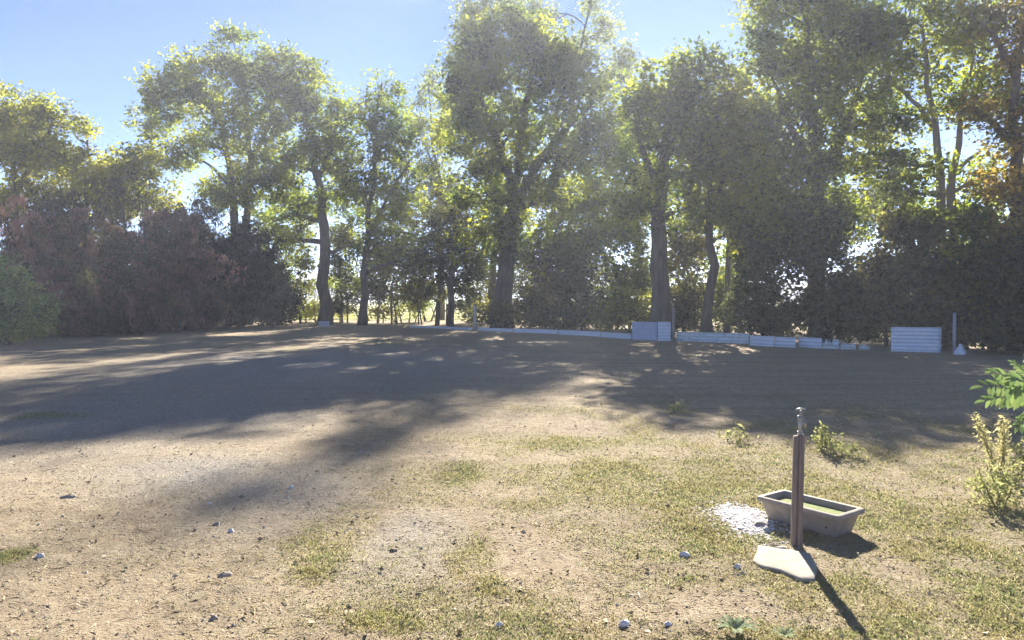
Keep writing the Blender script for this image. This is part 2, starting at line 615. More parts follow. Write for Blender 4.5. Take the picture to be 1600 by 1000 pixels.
tree('slim straight tree with an open crown left of the middle gap', 'tree', 'broadleaf_tree', 566, 46,
     [(0.27, [(566, None), (572, 400), (585, 250), (597, 130)]), (0.13, [(575, 370), (610, 300), (640, 250)])],
     [(595, 145, 34, 32), (580, 195, 34, 40), (625, 200, 30, 40), (600, 250, 45, 40), (640, 260, 28, 40), (570, 300, 42, 40), (625, 320, 45, 40), (600, 375, 50, 40), (655, 400, 40, 35)],
     'green', 210, 50, 0.17, 0.38, group=GB, twigs=0.5)
tree('rounded yellow green tree with a dark straight trunk and a white board at its foot', 'tree', 'broadleaf_tree', 507, 47,
     [(0.42, [(507, None), (508, 380), (500, 290), (480, 190), (465, 120)]), (0.17, [(500, 345), (455, 335), (420, 350)]), (0.15, [(506, 400), (540, 385), (565, 382)]),
      (0.2, [(497, 280), (520, 230), (530, 170)])],
     [(455, 110, 38, 40), (495, 150, 40, 45), (525, 195, 36, 42), (450, 180, 45, 45), (500, 240, 50, 40), (440, 250, 45, 45), (545, 260, 30, 45), (470, 310, 60, 35), (450, 370, 40, 30)],
     'green', 260, 60, 0.18, 0.40, group=GB)
tree('wide domed yellow green tree with several stems, highest of the left side', 'tree', 'broadleaf_tree', 375, 47,
     [(0.36, [(372, None), (370, 380), (362, 280), (345, 190), (310, 140)]), (0.3, [(385, None), (385, 350), (392, 250), (385, 150), (375, 90)]), (0.18, [(392, 260), (425, 190), (430, 130)]),
      (0.14, [(366, 300), (330, 260), (280, 235)])],
     [(370, 90, 55, 38), (300, 120, 50, 38), (255, 150, 40, 35), (410, 130, 45, 50), (330, 160, 70, 40), (240, 190, 30, 28), (390, 200, 60, 45), (320, 215, 45, 25), (270, 245, 55, 25), (400, 280, 45, 45), (340, 300, 45, 35)],
     'green', 330, 62, 0.18, 0.40, group=GB)
# --- right of the gap
tree('tree with a thick upright trunk right behind the blue grey sheet', 'tree', 'broadleaf_tree', 1030, 30.2,
     [(0.46, [(1030, None), (1030, 380), (1034, 260), (1050, 160)]), (0.2, [(1032, 300), (1000, 220), (990, 170)]), (0.18, [(1034, 260), (1070, 190), (1090, 140)])],
     [(1040, 140, 40, 40), (1085, 130, 42, 36), (1010, 190, 40, 45), (1060, 200, 55, 40), (1110, 190, 40, 45), (1020, 260, 50, 40), (1080, 270, 55, 40), (1000, 320, 40, 40), (1060, 330, 50, 35), (1075, 165, 40, 36), (1095, 225, 40, 36), (1010, 125, 18, 28), (1062, 100, 16, 28), (1100, 96, 18, 26), (1132, 112, 15, 24), (985, 165, 18, 28)],
     'green', 220, 60, 0.17, 0.38, group=GB)
tree('tree with a straight dark trunk next right of the blue grey sheet', 'tree', 'broadleaf_tree', 1107, 30,
     [(0.24, [(1107, None), (1108, 380), (1110, 270), (1125, 150)]), (0.12, [(1109, 320), (1150, 250)])],
     [(1130, 150, 36, 40), (1160, 200, 36, 45), (1120, 240, 45, 45), (1170, 280, 45, 45), (1120, 320, 40, 40), (1160, 355, 40, 30)],
     'yellow', 160, 60, 0.17, 0.38, group=GB)
tree('thin leaning tree among the dense right side trees', 'tree', 'broadleaf_tree', 1138, 31,
     [(0.15, [(1137, None), (1138, 400), (1150, 300), (1175, 200)])],
     [(1180, 190, 30, 40), (1190, 250, 40, 45), (1180, 320, 40, 40), (1200, 370, 36, 35)], 'green', 110, 60, 0.17, 0.38, group=GB)
tree('dense dark green tree right of the bright sky gap, reaching past the top edge', 'tree', 'broadleaf_tree', 1280, 27,
     [(0.38, [(1280, None), (1278, 350), (1270, 200), (1262, 40)]), (0.2, [(1276, 300), (1320, 200), (1350, 110)]), (0.18, [(1275, 280), (1225, 180), (1205, 110)])],
     [(1200, 20, 36, 40), (1240, -20, 50, 50), (1300, 10, 55, 55), (1210, 100, 44, 45), (1270, 90, 60, 50), (1340, 80, 50, 50), (1230, 180, 55, 50), (1300, 170, 60, 50),
      (1360, 190, 40, 50), (1240, 260, 60, 45), (1310, 260, 55, 45), (1240, 340, 60, 40), (1310, 340, 60, 40)],
     'green', 420, 58, 0.15, 0.38, group=GB)
tree('tall open tree with two pale trunks near the right edge', 'tree', 'broadleaf_tree', 1470, 25,
     [(0.2, [(1468, None), (1470, 300), (1455, 160), (1440, 40)]), (0.2, [(1492, None), (1485, 300), (1500, 200), (1520, 80)]), (0.1, [(1460, 200), (1410, 140), (1375, 120)]), (0.1, [(1490, 270), (1540, 230)])],
     [(1400, 30, 45, 50), (1460, 0, 50, 50), (1520, 50, 40, 45), (1390, 120, 40, 40), (1450, 110, 45, 35), (1420, 190, 36, 25), (1500, 160, 38, 25), (1530, 110, 30, 30), (1400, 250, 30, 25), (1450, 265, 30, 18), (1520, 280, 36, 25), (1460, 330, 30, 20), (1520, 340, 40, 25), (1370, 60, 40, 50), (1340, 20, 40, 40), (1480, 60, 50, 40), (1560, 150, 40, 40), (1420, 300, 40, 30)],
     'green', 290, 44, 0.14, 0.36, BARK_PALE, group=GB, twigs=0.6)
tree('dark limbed autumn tree cut off by the right edge', 'tree', 'broadleaf_tree', 1596, 22.5,
     [(0.26, [(1596, None), (1592, 300), (1585, 150), (1605, 20)]), (0.15, [(1592, 230), (1550, 190), (1500, 165)]), (0.12, [(1588, 120), (1550, 50), (1515, 20)])],
     [(1560, 20, 36, 40), (1590, 90, 30, 30), (1530, 170, 34, 20), (1590, 220, 36, 36), (1560, 290, 40, 30), (1620, 160, 45, 60), (1640, 40, 60, 60), (1590, 370, 40, 40), (1640, 300, 60, 60)],
     'orange', 200, 44, 0.13, 0.34, group=GB)

# --- left group behind the dark hedge
GL = 'yellow green trees behind the left hedge'
tree('yellow green tree cut off by the left edge above the dark hedge', 'tree', 'broadleaf_tree', 30, 40,
     [(0.3, [(30, None), (25, 330), (20, 210)]), (0.15, [(26, 300), (75, 220), (85, 170)])],
     [(10, 180, 36, 45), (70, 180, 30, 38), (40, 240, 55, 45), (-40, 200, 50, 60), (90, 250, 40, 35), (10, 310, 60, 40)], 'yellow', 240, 58, 0.17, 0.38, group=GL)
tree('smaller yellow green tree between the left edge and the domed tree', 'tree', 'broadleaf_tree', 165, 46,
     [(0.2, [(165, None), (160, 350), (140, 250), (135, 205)])],
     [(135, 205, 9, 22), (120, 265, 40, 32), (175, 270, 40, 30), (215, 260, 34, 28), (150, 310, 60, 35), (230, 310, 50, 35)], 'yellow', 190, 58, 0.18, 0.38, group=GL)

# --- the hedge on the left: drooping rust coloured and dark conifers
GH = 'conifers in the dark left hedge'


def conifer(label, px, d, wpx, top, leaf, ncl, per, low=None):
    bot = low or HOR + CAMZ * FPX / d - 4
    b = []
    k = 5
    for i in range(k):
        t = i / (k - 1)
        yy = bot + (top - bot) * (0.08 + 0.86 * t)
        b.append((px + random.uniform(-.12, .12) * wpx, yy, wpx * (1.0 - 0.62 * t ** 1.4), (bot - top) / k * 0.75, random.uniform(-.6, .6)))
    return tree(label, 'conifer', 'conifer_tree', px, d, [(0.2, [(px, None), (px, top + 10)])], b, leaf, ncl, per, 0.22, 0.42, group=GH,
                stretch=(0.7, 0.7, 1.25), flat=0.0, droop=1.3, narrow=0.22, twigs=0.15, weep=True)


conifer('rust tinged drooping conifer at the left edge of the hedge', 45, 31, 66, 325, 'rust', 85, 165)
conifer('reddish brown drooping conifer second from the left in the hedge', 140, 34, 66, 330, 'rust', 85, 160)
conifer('brown green weeping conifer in the middle of the left hedge', 225, 38, 62, 335, 'rust', 80, 160)
conifer('tall shaggy brown conifer touching the dark cedar', 295, 41, 50, 335, 'rust', 75, 150)
conifer('green brown conifer showing dark between the rust tinged ones', 95, 37, 70, 300, 'dark', 150, 80)
conifer('dark conifer behind the middle of the left hedge', 190, 42, 70, 295, 'dark', 150, 80)
conifer('dark conifer at the back beside the cedar', 290, 45, 60, 320, 'dark', 130, 70)
tree('rounded almost black cedar bush at the right end of the left hedge', 'cedar', 'cedar_bush', 375, 43, [(0.2, [(375, None), (375, 400)])],
     [(375, 400, 60, 45), (330, 440, 50, 55), (400, 440, 55, 55), (370, 470, 80, 40), (430, 475, 32, 30), (310, 480, 40, 28)], 'cedar', 300, 100, 0.2, 0.36, flat=0.1, narrow=0.35, twigs=0.1)
tree('soft light green bush at the left edge in front of the hedge', 'bush', 'bush', 12, 26, [(0.08, [(12, None), (14, 440)])],
     [(5, 430, 20, 26), (38, 470, 26, 24), (-10, 480, 45, 36), (58, 492, 26, 16), (20, 512, 48, 18), (75, 480, 10, 8), (30, 445, 12, 14)], 'bush', 130, 60, 0.13, 0.24, flat=0.1, narrow=0.3, twigs=0.3)

# --- undergrowth and low trees behind the fence
GU = 'undergrowth behind the fence'
U = [
    ('shadowed bushy tree in the gap between the domed tree and the dark straight trunk', 440, 53, [(430, 330, 45, 40), (455, 390, 40, 40), (400, 370, 40, 45), (470, 330, 30, 40), (425, 430, 30, 30)], 'green', 150),
    ('dim bushy tree behind the slim straight tree', 570, 55, [(550, 350, 45, 45), (600, 330, 50, 45), (570, 410, 50, 40), (620, 400, 45, 45), (545, 440, 35, 22), (535, 300, 28, 40), (530, 380, 24, 40)], 'green', 260),
    ('small bright tree in the gap left of the blue grey sheet', 1003, 44, [(1000, 400, 22, 40), (1008, 450, 20, 30), (992, 340, 22, 30), (1012, 480, 22, 20), (985, 430, 16, 30)], 'yellow', 85),
    ('leafy low shrub between the dark straight trunk and the slim tree', 535, 49.5, [(530, 420, 24, 34), (545, 460, 26, 30), (525, 485, 22, 14), (540, 380, 22, 30)], 'dark', 80),
    ('thin leafy shrub between the slim straight tree and the slim trunks', 590, 50, [(600, 400, 24, 30), (585, 455, 22, 26), (600, 486, 26, 12)], 'under', 64),
    ('low weedy shrub behind the wire fence near the slim trunks', 640, 52, [(640, 475, 34, 14), (665, 465, 20, 20)], 'green', 34),
    ('low weedy shrub at the left end of the wire fence', 500, 53, [(480, 484, 22, 12), (520, 482, 26, 14)], 'yellow', 30),
    ('leafy shrub just left of the thick forked trunk', 745, 47, [(738, 455, 20, 30), (728, 485, 20, 14), (752, 420, 14, 26)], 'green', 40),
    ('weedy growth left of the trunk behind the blue grey sheet', 985, 36, [(975, 470, 26, 22), (1000, 490, 22, 16), (950, 500, 30, 12)], 'yellow', 60),
    ('weedy growth right of the two straight trunks', 1155, 33, [(1150, 440, 20, 40), (1140, 490, 26, 20), (1160, 400, 18, 30), (1135, 460, 22, 30)], 'green', 120),
    ('sunny bush far behind the dark straight trunk', 470, 64, [(455, 440, 26, 16), (490, 450, 24, 13), (520, 440, 24, 18)], 'green', 34),
    ('sunny bush far behind the slim straight tree', 560, 66, [(545, 452, 26, 14), (590, 446, 30, 16), (630, 455, 28, 13)], 'green', 40),
    ('sunny bush far behind the slim trunks by the wire fence', 680, 66, [(665, 448, 26, 16), (700, 455, 26, 12), (735, 445, 24, 18)], 'green', 40),
    ('sunny bush far behind the brown thicket', 940, 62, [(930, 440, 30, 20), (975, 448, 26, 18), (1010, 455, 22, 14)], 'green', 46),
    ('dark bushy tree behind the thin pale tree', 665, 54, [(660, 330, 45, 45), (690, 300, 40, 45), (650, 380, 50, 40), (715, 340, 40, 50)], 'dark', 170),
    ('dark bushy tree behind the thick forked trunk', 800, 54, [(770, 350, 50, 50), (830, 340, 50, 50), (800, 410, 60, 45), (760, 300, 45, 45), (735, 400, 16, 30), (760, 440, 30, 30), (830, 450, 40, 30)], 'dark', 270),
    ('bushy green tree filling the space right of the thick forked trunk', 905, 50, [(890, 300, 50, 45), (930, 330, 45, 50), (900, 370, 55, 45), (960, 280, 40, 45), (955, 360, 28, 40), (925, 420, 40, 35), (870, 460, 40, 30), (985, 320, 30, 40)], 'green', 290),
    ('green tree behind the two straight trunks', 1085, 46, [(1060, 300, 50, 45), (1090, 370, 40, 45), (1000, 300, 40, 50), (1050, 430, 40, 40), (985, 190, 34, 50), (975, 250, 34, 45), (1140, 330, 50, 50), (1000, 240, 40, 40), (1080, 470, 30, 30), (1130, 430, 26, 40)], 'green', 290),
    ('tall dim tree behind the dense dark green tree', 1230, 42, [(1190, 300, 55, 55), (1250, 320, 55, 50), (1330, 330, 55, 50), (1200, 370, 50, 40), (1180, 240, 45, 45), (1380, 300, 40, 40)], 'dark', 280),
    ('dim green tree behind the two pale trunks', 1440, 40, [(1390, 320, 45, 45), (1440, 350, 50, 40), (1400, 240, 45, 30), (1370, 150, 40, 50), (1540, 330, 45, 35), (1500, 380, 50, 30)], 'green', 130),
    ('brown leaved shrub under the slim straight tree', 620, 49, [(610, 420, 45, 35), (650, 440, 40, 30), (620, 460, 45, 18)], 'under', 100),
    ('yellow tipped shrub beside the dark cedar bush', 470, 50, [(470, 410, 22, 28), (462, 450, 26, 34), (478, 480, 18, 18)], 'yellow', 60),
    ('dark low branched tree left of the thick forked trunk', 700, 45, [(690, 330, 45, 50), (720, 370, 45, 50), (680, 400, 50, 45), (720, 430, 34, 36), (690, 455, 48, 22)], 'dark', 210),
    ('brown thicket right of the thick forked trunk', 860, 42, [(850, 440, 50, 40), (880, 400, 50, 45), (860, 485, 60, 25), (825, 475, 25, 30)], 'under', 190),
    ('loose green shrub in the gap left of the blue grey sheet', 955, 40, [(930, 380, 40, 45), (965, 440, 22, 35), (940, 480, 45, 20), (985, 360, 22, 45), (1000, 430, 16, 30)], 'green', 190),
    ('dark shrub behind the low white boards', 910, 38, [(905, 450, 34, 45), (900, 495, 55, 18)], 'dark', 110),
    ('brown shrub between the two straight trunks', 1070, 31.5, [(1070, 400, 34, 50), (1075, 470, 40, 30), (1060, 505, 50, 14)], 'under', 130),
    ('tall grey green shrub behind the low corrugated sheets', 1195, 28, [(1195, 395, 34, 50), (1180, 465, 40, 40), (1210, 500, 52, 26), (1215, 350, 15, 36)], 'dark', 190),
    ('dense dark shrub right of the low corrugated sheets', 1290, 26.4, [(1262, 400, 34, 50), (1330, 440, 40, 45), (1290, 480, 60, 38), (1340, 510, 45, 22), (1300, 360, 16, 40), (1245, 350, 14, 34)], 'dark', 250),
    ('brown and green shrub left of the standing corrugated sheet', 1385, 25.4, [(1395, 420, 36, 45), (1375, 460, 40, 45), (1410, 495, 45, 26), (1402, 355, 13, 34)], 'under', 190),
    ('leafy shrub behind the standing corrugated sheet', 1455, 24.6, [(1455, 425, 36, 40), (1470, 465, 42, 40), (1440, 495, 40, 20), (1440, 370, 14, 36)], 'dark', 180),
    ('sunlit leafy shrub right of the pale pipe', 1550, 23.4, [(1545, 395, 40, 30), (1580, 440, 36, 40), (1530, 460, 36, 36), (1575, 512, 42, 30), (1525, 350, 16, 30)], 'green', 200),
    ('shaded shrub at the right edge under the autumn tree', 1615, 21.5, [(1625, 430, 60, 70), (1600, 520, 55, 40)], 'dark', 220),
    ('low bramble at the foot of the thick forked trunk', 800, 40, [(770, 490, 45, 16), (830, 495, 40, 16)], 'under', 70),
    ('bramble mound behind the standing sheet and the pale pipe', 1505, 24, [(1500, 500, 45, 32), (1490, 440, 30, 40)], 'under', 150),
]
for lab, px, d, bl, leaf, ncl in U:
    b0 = bl[0]
    tree(lab, 'shrub', 'shrub', px, d, [(0.07, [(px, None), (b0[0], b0[1] + 10)]), (0.05, [(px + 8, None), (bl[-1][0], bl[-1][1] - 5)])], bl, leaf, int(ncl * 0.8), 48, 0.15, 0.33, group=GU, twigs=0.35)

# small bare stems by the fence
GS = 'slim trunks by the wire fence'
for lab, px, d, r, top in (
        ('left slim dark trunk under the low branched tree', 683, 46, 0.16, 400), ('right slim dark trunk under the low branched tree', 705, 44, 0.2, 380),
        ('pole thin sapling trunk in front of the sunny field', 611, 47, 0.05, 420), ('short sapling trunk just left of the thick forked trunk', 660, 47, 0.05, 430)):
    g = at(px, HOR + CAMZ * FPX / d, d)
    t = thing('sapling', (g[0], g[1], hz(g[0], g[1])), lab, 'sapling', GS)
    mb = MB()
    limb(mb, (0, 0, -0.1), at(px + 4, top, d) - g, r, r * 0.6, 7, 0, 0.03, 7)
    link('trunk', mb.mesh('trunk', BARK, True), t)
    P, _, _ = crown_points([(*(at(px + 4, top - 10, d) - g), 0.9, 0.8, 0.8)], 14, 40, 0.3)
    V, F = leaves(P, 0.16)
    link('crown', leafmesh('crown', V, F, LEAF['under']), t)

# --- far wood beyond the field, a single mass
mbV, mbF, off = [], [], 0
xs = np.arange(-560, 560, 7.0)
P = []
for x in xs:
    hgt = 7 + 9 * fbm(np.array([x * 0.02]), np.array([3.3]), 77)[0] + random.uniform(-1, 1.5)
    k = 120
    q = rng.normal(size=(k, 3)) * np.array([3.5, 3.0, hgt * 0.24]) + np.array([x, 330 + 25 * sin(x * 0.01), hgt * 0.45])
    P.append(q)
P = np.concatenate(P)
P = P[P[:, 2] > 0.3]
V, F = leaves(P, 2.2, 0.2)
tag(link('far_wood', leafmesh('far_wood', V, F, LEAF['dark'])), 'hazy line of far woodland beyond the sunny field', 'woodland', kind='stuff')

# ------------------------------------------------------------------ grass, clods, litter
def inside_view(n, rmin, rmax, spread=44, pw=1.0):
    t = rng.uniform(-spread, spread, n) * pi / 180
    u = rng.uniform(0, 1, n) ** pw
    r = rmin * (rmax / rmin) ** u
    return r * np.sin(t), r * np.cos(t), r


TROUGH_C = np.array([2.12, 5.24]); TL = np.array([0.587, -0.81]); TW = np.array([0.81, 0.587])
SLAB_PX = [(1176, 870), (1186, 847), (1218, 852), (1266, 860), (1276, 878), (1273, 899), (1252, 899), (1220, 885), (1190, 879)]
SLAB = np.array([gnd(*p, z=0.02)[:2] for p in SLAB_PX])
WHITE_C = ellip(1163, 808, 46, 24)


def in_poly(x, y, poly):
    ins = np.zeros(len(x), bool)
    j = len(poly) - 1
    for i in range(len(poly)):
        xi, yi = poly[i]; xj, yj = poly[j]
        c = ((yi > y) != (yj > y)) & (x < (xj - xi) * (y - yi) / (yj - yi + 1e-12) + xi)
        ins ^= c
        j = i
    return ins


def clear_of_things(x, y):
    q = np.stack([x, y], 1) - TROUGH_C
    a, b = np.abs(q @ TL), np.abs(q @ TW)
    k = ~((a < 0.30) & (b < 0.15))
    k &= ~in_poly(x, y, SLAB)
    k &= ((x - WHITE_C[0]) / WHITE_C[2]) ** 2 + ((y - WHITE_C[1]) / WHITE_C[3]) ** 2 > 0.8
    return k


def grass_mat():
    m, n, out = new_mat('grass_blades')
    g = n.nodes.new('ShaderNodeNewGeometry')
    a = ramp(n, g.outputs['Random Per Island'], [(0, (0.20, 0.25, 0.09)), (0.45, (0.32, 0.34, 0.14)), (0.75, (0.46, 0.42, 0.21)), (1, (0.62, 0.53, 0.33))])
    f = noise(n, 1.6, 3, 0.6, coords(n))
    col = mixc(n, ramp(n, f, [(0.4, (0, 0, 0)), (0.65, (0.6, 0.6, 0.6))]), a, (0.38, 0.31, 0.13))
    d = n.nodes.new('ShaderNodeBsdfDiffuse'); n.links.new(col, d.inputs[0])
    t = n.nodes.new('ShaderNodeBsdfTranslucent'); n.links.new(col, t.inputs[0])
    mx = n.nodes.new('ShaderNodeMixShader'); mx.inputs[0].default_value = 0.45
    n.links.new(d.outputs[0], mx.inputs[1]); n.links.new(t.outputs[0], mx.inputs[2]); n.links.new(mx.outputs[0], out.inputs[0])
    return m


def blades(x, y, h, wd, lean):
    n = len(x)
    z = height(x, y)
    a = rng.uniform(0, 2 * pi, n)
    dx, dy = np.cos(a), np.sin(a)
    b = rng.uniform(0, 2 * pi, n)
    lx, ly = np.cos(b) * lean * h, np.sin(b) * lean * h
    base = np.stack([x, y, z - 0.004], 1)
    sd_ = np.stack([dx, dy, 0 * dx], 1) * wd[:, None] * 0.5
    mid = base + np.stack([lx * 0.4, ly * 0.4, h * 0.62], 1)
    tip = base + np.stack([lx, ly, h * np.clip(1.05 - 0.55 * lean, 0.2, 1)], 1)
    V = np.stack([base - sd_, base + sd_, mid + sd_ * 0.8, mid - sd_ * 0.8, tip], 1)
    k = np.arange(n)[:, None] * 5
    F = np.concatenate([np.concatenate([k, k + 1, k + 2], 1), np.concatenate([k, k + 2, k + 3], 1), np.concatenate([k + 3, k + 2, k + 4], 1)])
    return V.reshape(-1, 3), F


gx, gy, gr_ = inside_view(1200000, 2.6, 24, 42, 1.1)
gg = green(gx, gy)
keep = (rng.uniform(0, 1, len(gx)) < np.clip(gg * 1.2, 0, 1) * 0.62 + 0.03 * np.clip((gx + 3) / 3, 0.15, 1)) & clear_of_things(gx, gy)
gx, gy, gr_, gg = gx[keep], gy[keep], gr_[keep], gg[keep]
hh = rng.uniform(0.008, 0.036, len(gx)) * (0.55 + 0.6 * gg)
V, F = blades(gx, gy, hh, 0.0018 + 0.0009 * gr_, rng.uniform(0.4, 1.7, len(gx)))
print('grass blades', len(gx))
tag(link('grass', mesh_np('grass', V, F, grass_mat())), 'short dry yellow green grass growing in patches over the sandy yard', 'grass', kind='stuff')


def lump_base():
    V = np.array([(-1, -1, -.5), (1, -1, -.5), (1, 1, -.5), (-1, 1, -.5), (-.65, -.6, .6), (.7, -.55, .5), (.55, .65, .7), (-.6, .6, .5)], float) * 0.6
    F = np.array([(4, 5, 6, 7), (0, 1, 5, 4), (1, 2, 6, 5), (2, 3, 7, 6), (3, 0, 4, 7)])
    return V, F


def lumps(x, y, s, sink=0.2, flat=(0.5, 0.9)):
    n = len(x)
    V0, F0 = lump_base()
    a = rng.uniform(0, 2 * pi, n)
    sc = np.stack([s * rng.uniform(0.7, 1.4, n), s * rng.uniform(0.6, 1.1, n), s * rng.uniform(*flat, n)], 1)
    V = V0[None] * sc[:, None] * rng.uniform(0.7, 1.25, (n, 8, 1))
    ca_, sa = np.cos(a)[:, None], np.sin(a)[:, None]
    X = V[..., 0] * ca_ - V[..., 1] * sa + x[:, None]
    Y = V[..., 0] * sa + V[..., 1] * ca_ + y[:, None]
    Z = V[..., 2] + (height(x, y) + s * sink)[:, None]
    F = F0[None] + (np.arange(n) * 8)[:, None, None]
    return np.stack([X, Y, Z], -1).reshape(-1, 3), F.reshape(-1, 4)


def stone_mat(name, stops, sc=30):
    m, n, out = new_mat(name)
    g = n.nodes.new('ShaderNodeNewGeometry')
    c = ramp(n, g.outputs['Random Per Island'], stops)
    f = noise(n, sc, 4, 0.6, coords(n))
    c = mixc(n, 0.5, c, ramp(n, f, [(0.3, (0.45, 0.42, 0.4)), (0.7, (1, 1, 1))]), 'MULTIPLY')
    principled(n, out, c, 0.9, bump(n, f, 0.4, 0.01), 0.2)
    return m


M_CLOD = stone_mat('clods', [(0, (0.25, 0.195, 0.125)), (0.5, (0.42, 0.338, 0.22)), (0.85, (0.5, 0.42, 0.285)), (1, (0.6, 0.54, 0.46))])
M_WHITE = stone_mat('white_stone', [(0, (0.72, 0.70, 0.69)), (1, (0.85, 0.84, 0.83))], 20)
M_CHIP = stone_mat('chip_stone', [(0, (0.5, 0.46, 0.4)), (1, (0.68, 0.64, 0.58))], 20)
M_GREY = stone_mat('grey_stone', [(0, (0.3, 0.27, 0.24)), (1, (0.42, 0.38, 0.33))], 20)
M_SLAB = stone_mat('slab_stone', [(0, (0.40, 0.365, 0.295)), (1, (0.40, 0.365, 0.295))], 14)

cx, cy, cr_ = inside_view(90000, 2.5, 18, 42, 0.95)
k = (rng.uniform(0, 1, len(cx)) < np.clip(0.95 - green(cx, cy) * 1.2, 0.05, 1) * np.clip(0.25 + 1.5 * (fbm(cx * 1.7, cy * 1.7, 88) - 0.2), 0, 1)) & clear_of_things(cx, cy)
cx, cy, cr_ = cx[k], cy[k], cr_[k]
s = 0.002 + 0.010 * rng.uniform(0, 1, len(cx)) ** 4 + 0.0006 * cr_
V, F = lumps(cx, cy, s, 0.08, (0.3, 0.7))
print('clods', len(cx))
tag(link('gravel', mesh_np('gravel', V, F, M_CLOD)), 'loose clods and gravel strewn over the sandy yard', 'gravel', kind='stuff')

# dry leaves on the ground
lx, ly, lr = inside_view(5000, 2.6, 28, 42, 1.0)
k = clear_of_things(lx, ly)
lx, ly, lr = lx[k], ly[k], lr[k]
V, F = leaves(np.stack([lx, ly, height(lx, ly) + 0.012], 1), 0.022, 0.9, 0, 0.6)
m_lit, n_, out_ = new_mat('dry_leaf')
g_ = n_.nodes.new('ShaderNodeNewGeometry')
principled(n_, out_, ramp(n_, g_.outputs['Random Per Island'], [(0, (0.2, 0.15, 0.09)), (0.6, (0.36, 0.285, 0.17)), (1, (0.55, 0.46, 0.32))]), 0.9)
tag(link('leaf_litter', mesh_np('leaf_litter', V, F, m_lit)), 'scattered dry brown leaves on the yard', 'dry leaves', kind='stuff')

# dead straw lying about
sx_, sy_, sr_ = inside_view(16000, 2.6, 16, 42, 1.0)
k = clear_of_things(sx_, sy_)
sx_, sy_, sr_ = sx_[k], sy_[k], sr_[k]
V, F = leaves(np.stack([sx_, sy_, height(sx_, sy_) + 0.008], 1), 0.05, 0.93, 0, 0.07)
m_st, n_, out_ = new_mat('straw')
g_ = n_.nodes.new('ShaderNodeNewGeometry')
principled(n_, out_, ramp(n_, g_.outputs['Random Per Island'], [(0, (0.25, 0.18, 0.11)), (0.5, (0.48, 0.39, 0.24)), (1, (0.66, 0.57, 0.4))]), 0.9)
tag(link('straw', mesh_np('straw', V, F, m_st)), 'dead straw and broken grass stalks lying on the yard', 'straw', kind='stuff')

# ------------------------------------------------------------------ stones that can be told apart
def boulder(name, px, py, wpx, hpx, mat, label, group=None, seed=0):
    g = gnd(px, py)
    d = g[1]
    sx, sz = wpx * d / FPX * 0.40, hpx * d / FPX * 0.75
    nu, nv = 9, 5
    r_ = np.random.default_rng(seed + int(px * 7 + py))
    V, F = [], []
    for j in range(nv):
        ph = -0.45 * pi + 0.95 * pi * j / (nv - 1)
        for i in range(nu):
            t = 2 * pi * i / nu
            k = 1 + 0.42 * (r_.random() - 0.5) + 0.18 * sin(2 * t + seed) + 0.1 * cos(3 * t + px)
            V.append((sx * k * cos(ph) * cos(t), sx * 0.75 * k * cos(ph) * sin(t), sz * (0.02 + 0.72 * k * sin(ph))))
    for j in range(nv - 1):
        for i in range(nu):
            F.append((j * nu + i, j * nu + (i + 1) % nu, (j + 1) * nu + (i + 1) % nu, (j + 1) * nu + i))
    o = link(name, mesh_np(name, V, F, mat))
    o.location = (g[0], g[1], hz(g[0], g[1]))
    return tag(o, label, 'stone', group)


GW = 'white stones on the grass'
boulder('stone', 1070, 866, 24, 12, M_WHITE, 'white stone left of the flat slab, beside the grass edge', GW)
boulder('stone', 1043, 978, 16, 9, M_WHITE, 'small pointed white stone, right of the pair at the bottom edge', GW)
boulder('stone', 975, 978, 24, 13, M_WHITE, 'brighter rounder white stone, left of the pair at the bottom edge', GW)
boulder('stone', 1152, 884, 16, 10, M_WHITE, 'upper pale stone in the little pair close left of the slab', GW)
boulder('stone', 1160, 893, 13, 8, M_GREY, 'lower grey stone in the little pair close left of the slab')
boulder('stone', 780, 985, 20, 12, M_WHITE, 'white chipped stone at the bottom edge nearest the middle', GW)
GP = 'pale stones on the bare left ground'
boulder('stone', 361, 832, 11, 9, M_WHITE, 'upright pale stone in the shaded strip of the left ground', GP)
boulder('stone', 340, 820, 17, 6, M_GREY, 'flat grey stone touching the upright pale one on the left ground', GP)
boulder('stone', 63, 873, 14, 9, M_WHITE, 'pale stone by the yellow tuft at the left edge', GP)
boulder('stone', 108, 779, 30, 8, M_GREY, 'long dark clod of earth lying on the sunny left ground', GP)
boulder('stone', 350, 900, 26, 9, M_GREY, 'grey stone below the shaded strip on the left ground', GP)
boulder('stone', 455, 762, 9, 9, M_WHITE, 'curled white chip at the edge of the grassy patch', GP)
boulder('stone', 327, 788, 12, 5, M_WHITE, 'flat white chip above the upright pale stone', GP)
boulder('stone', 333, 968, 17, 9, M_GREY, 'grey stone near the bottom edge left of the grass tuft', GP)
GC = 'tiny pale chips on the yard'
r2 = np.random.default_rng(5)
for k in range(34):
    px, py = r2.uniform(60, 760), r2.uniform(700, 985)
    if k > 22: px, py = r2.uniform(560, 1560), r2.uniform(640, 985)
    g = gnd(px, py)
    if not clear_of_things(np.array([g[0]]), np.array([g[1]]))[0]:
        continue
    boulder('pebble', px, py, r2.uniform(4, 9), r2.uniform(3, 5), M_CHIP, 'tiny pale chip of stone lying on the open yard', GC, k)

# ------------------------------------------------------------------ trough
def solid_mat(name, a, b, sc, rough=0.85, bmp=0.3, dist=0.01):
    m, n, out = new_mat(name)
    f = noise(n, sc, 5, 0.6, coords(n))
    principled(n, out, ramp(n, f, [(0.3, a), (0.7, b)]), rough, bump(n, f, bmp, dist), 0.3)
    return m


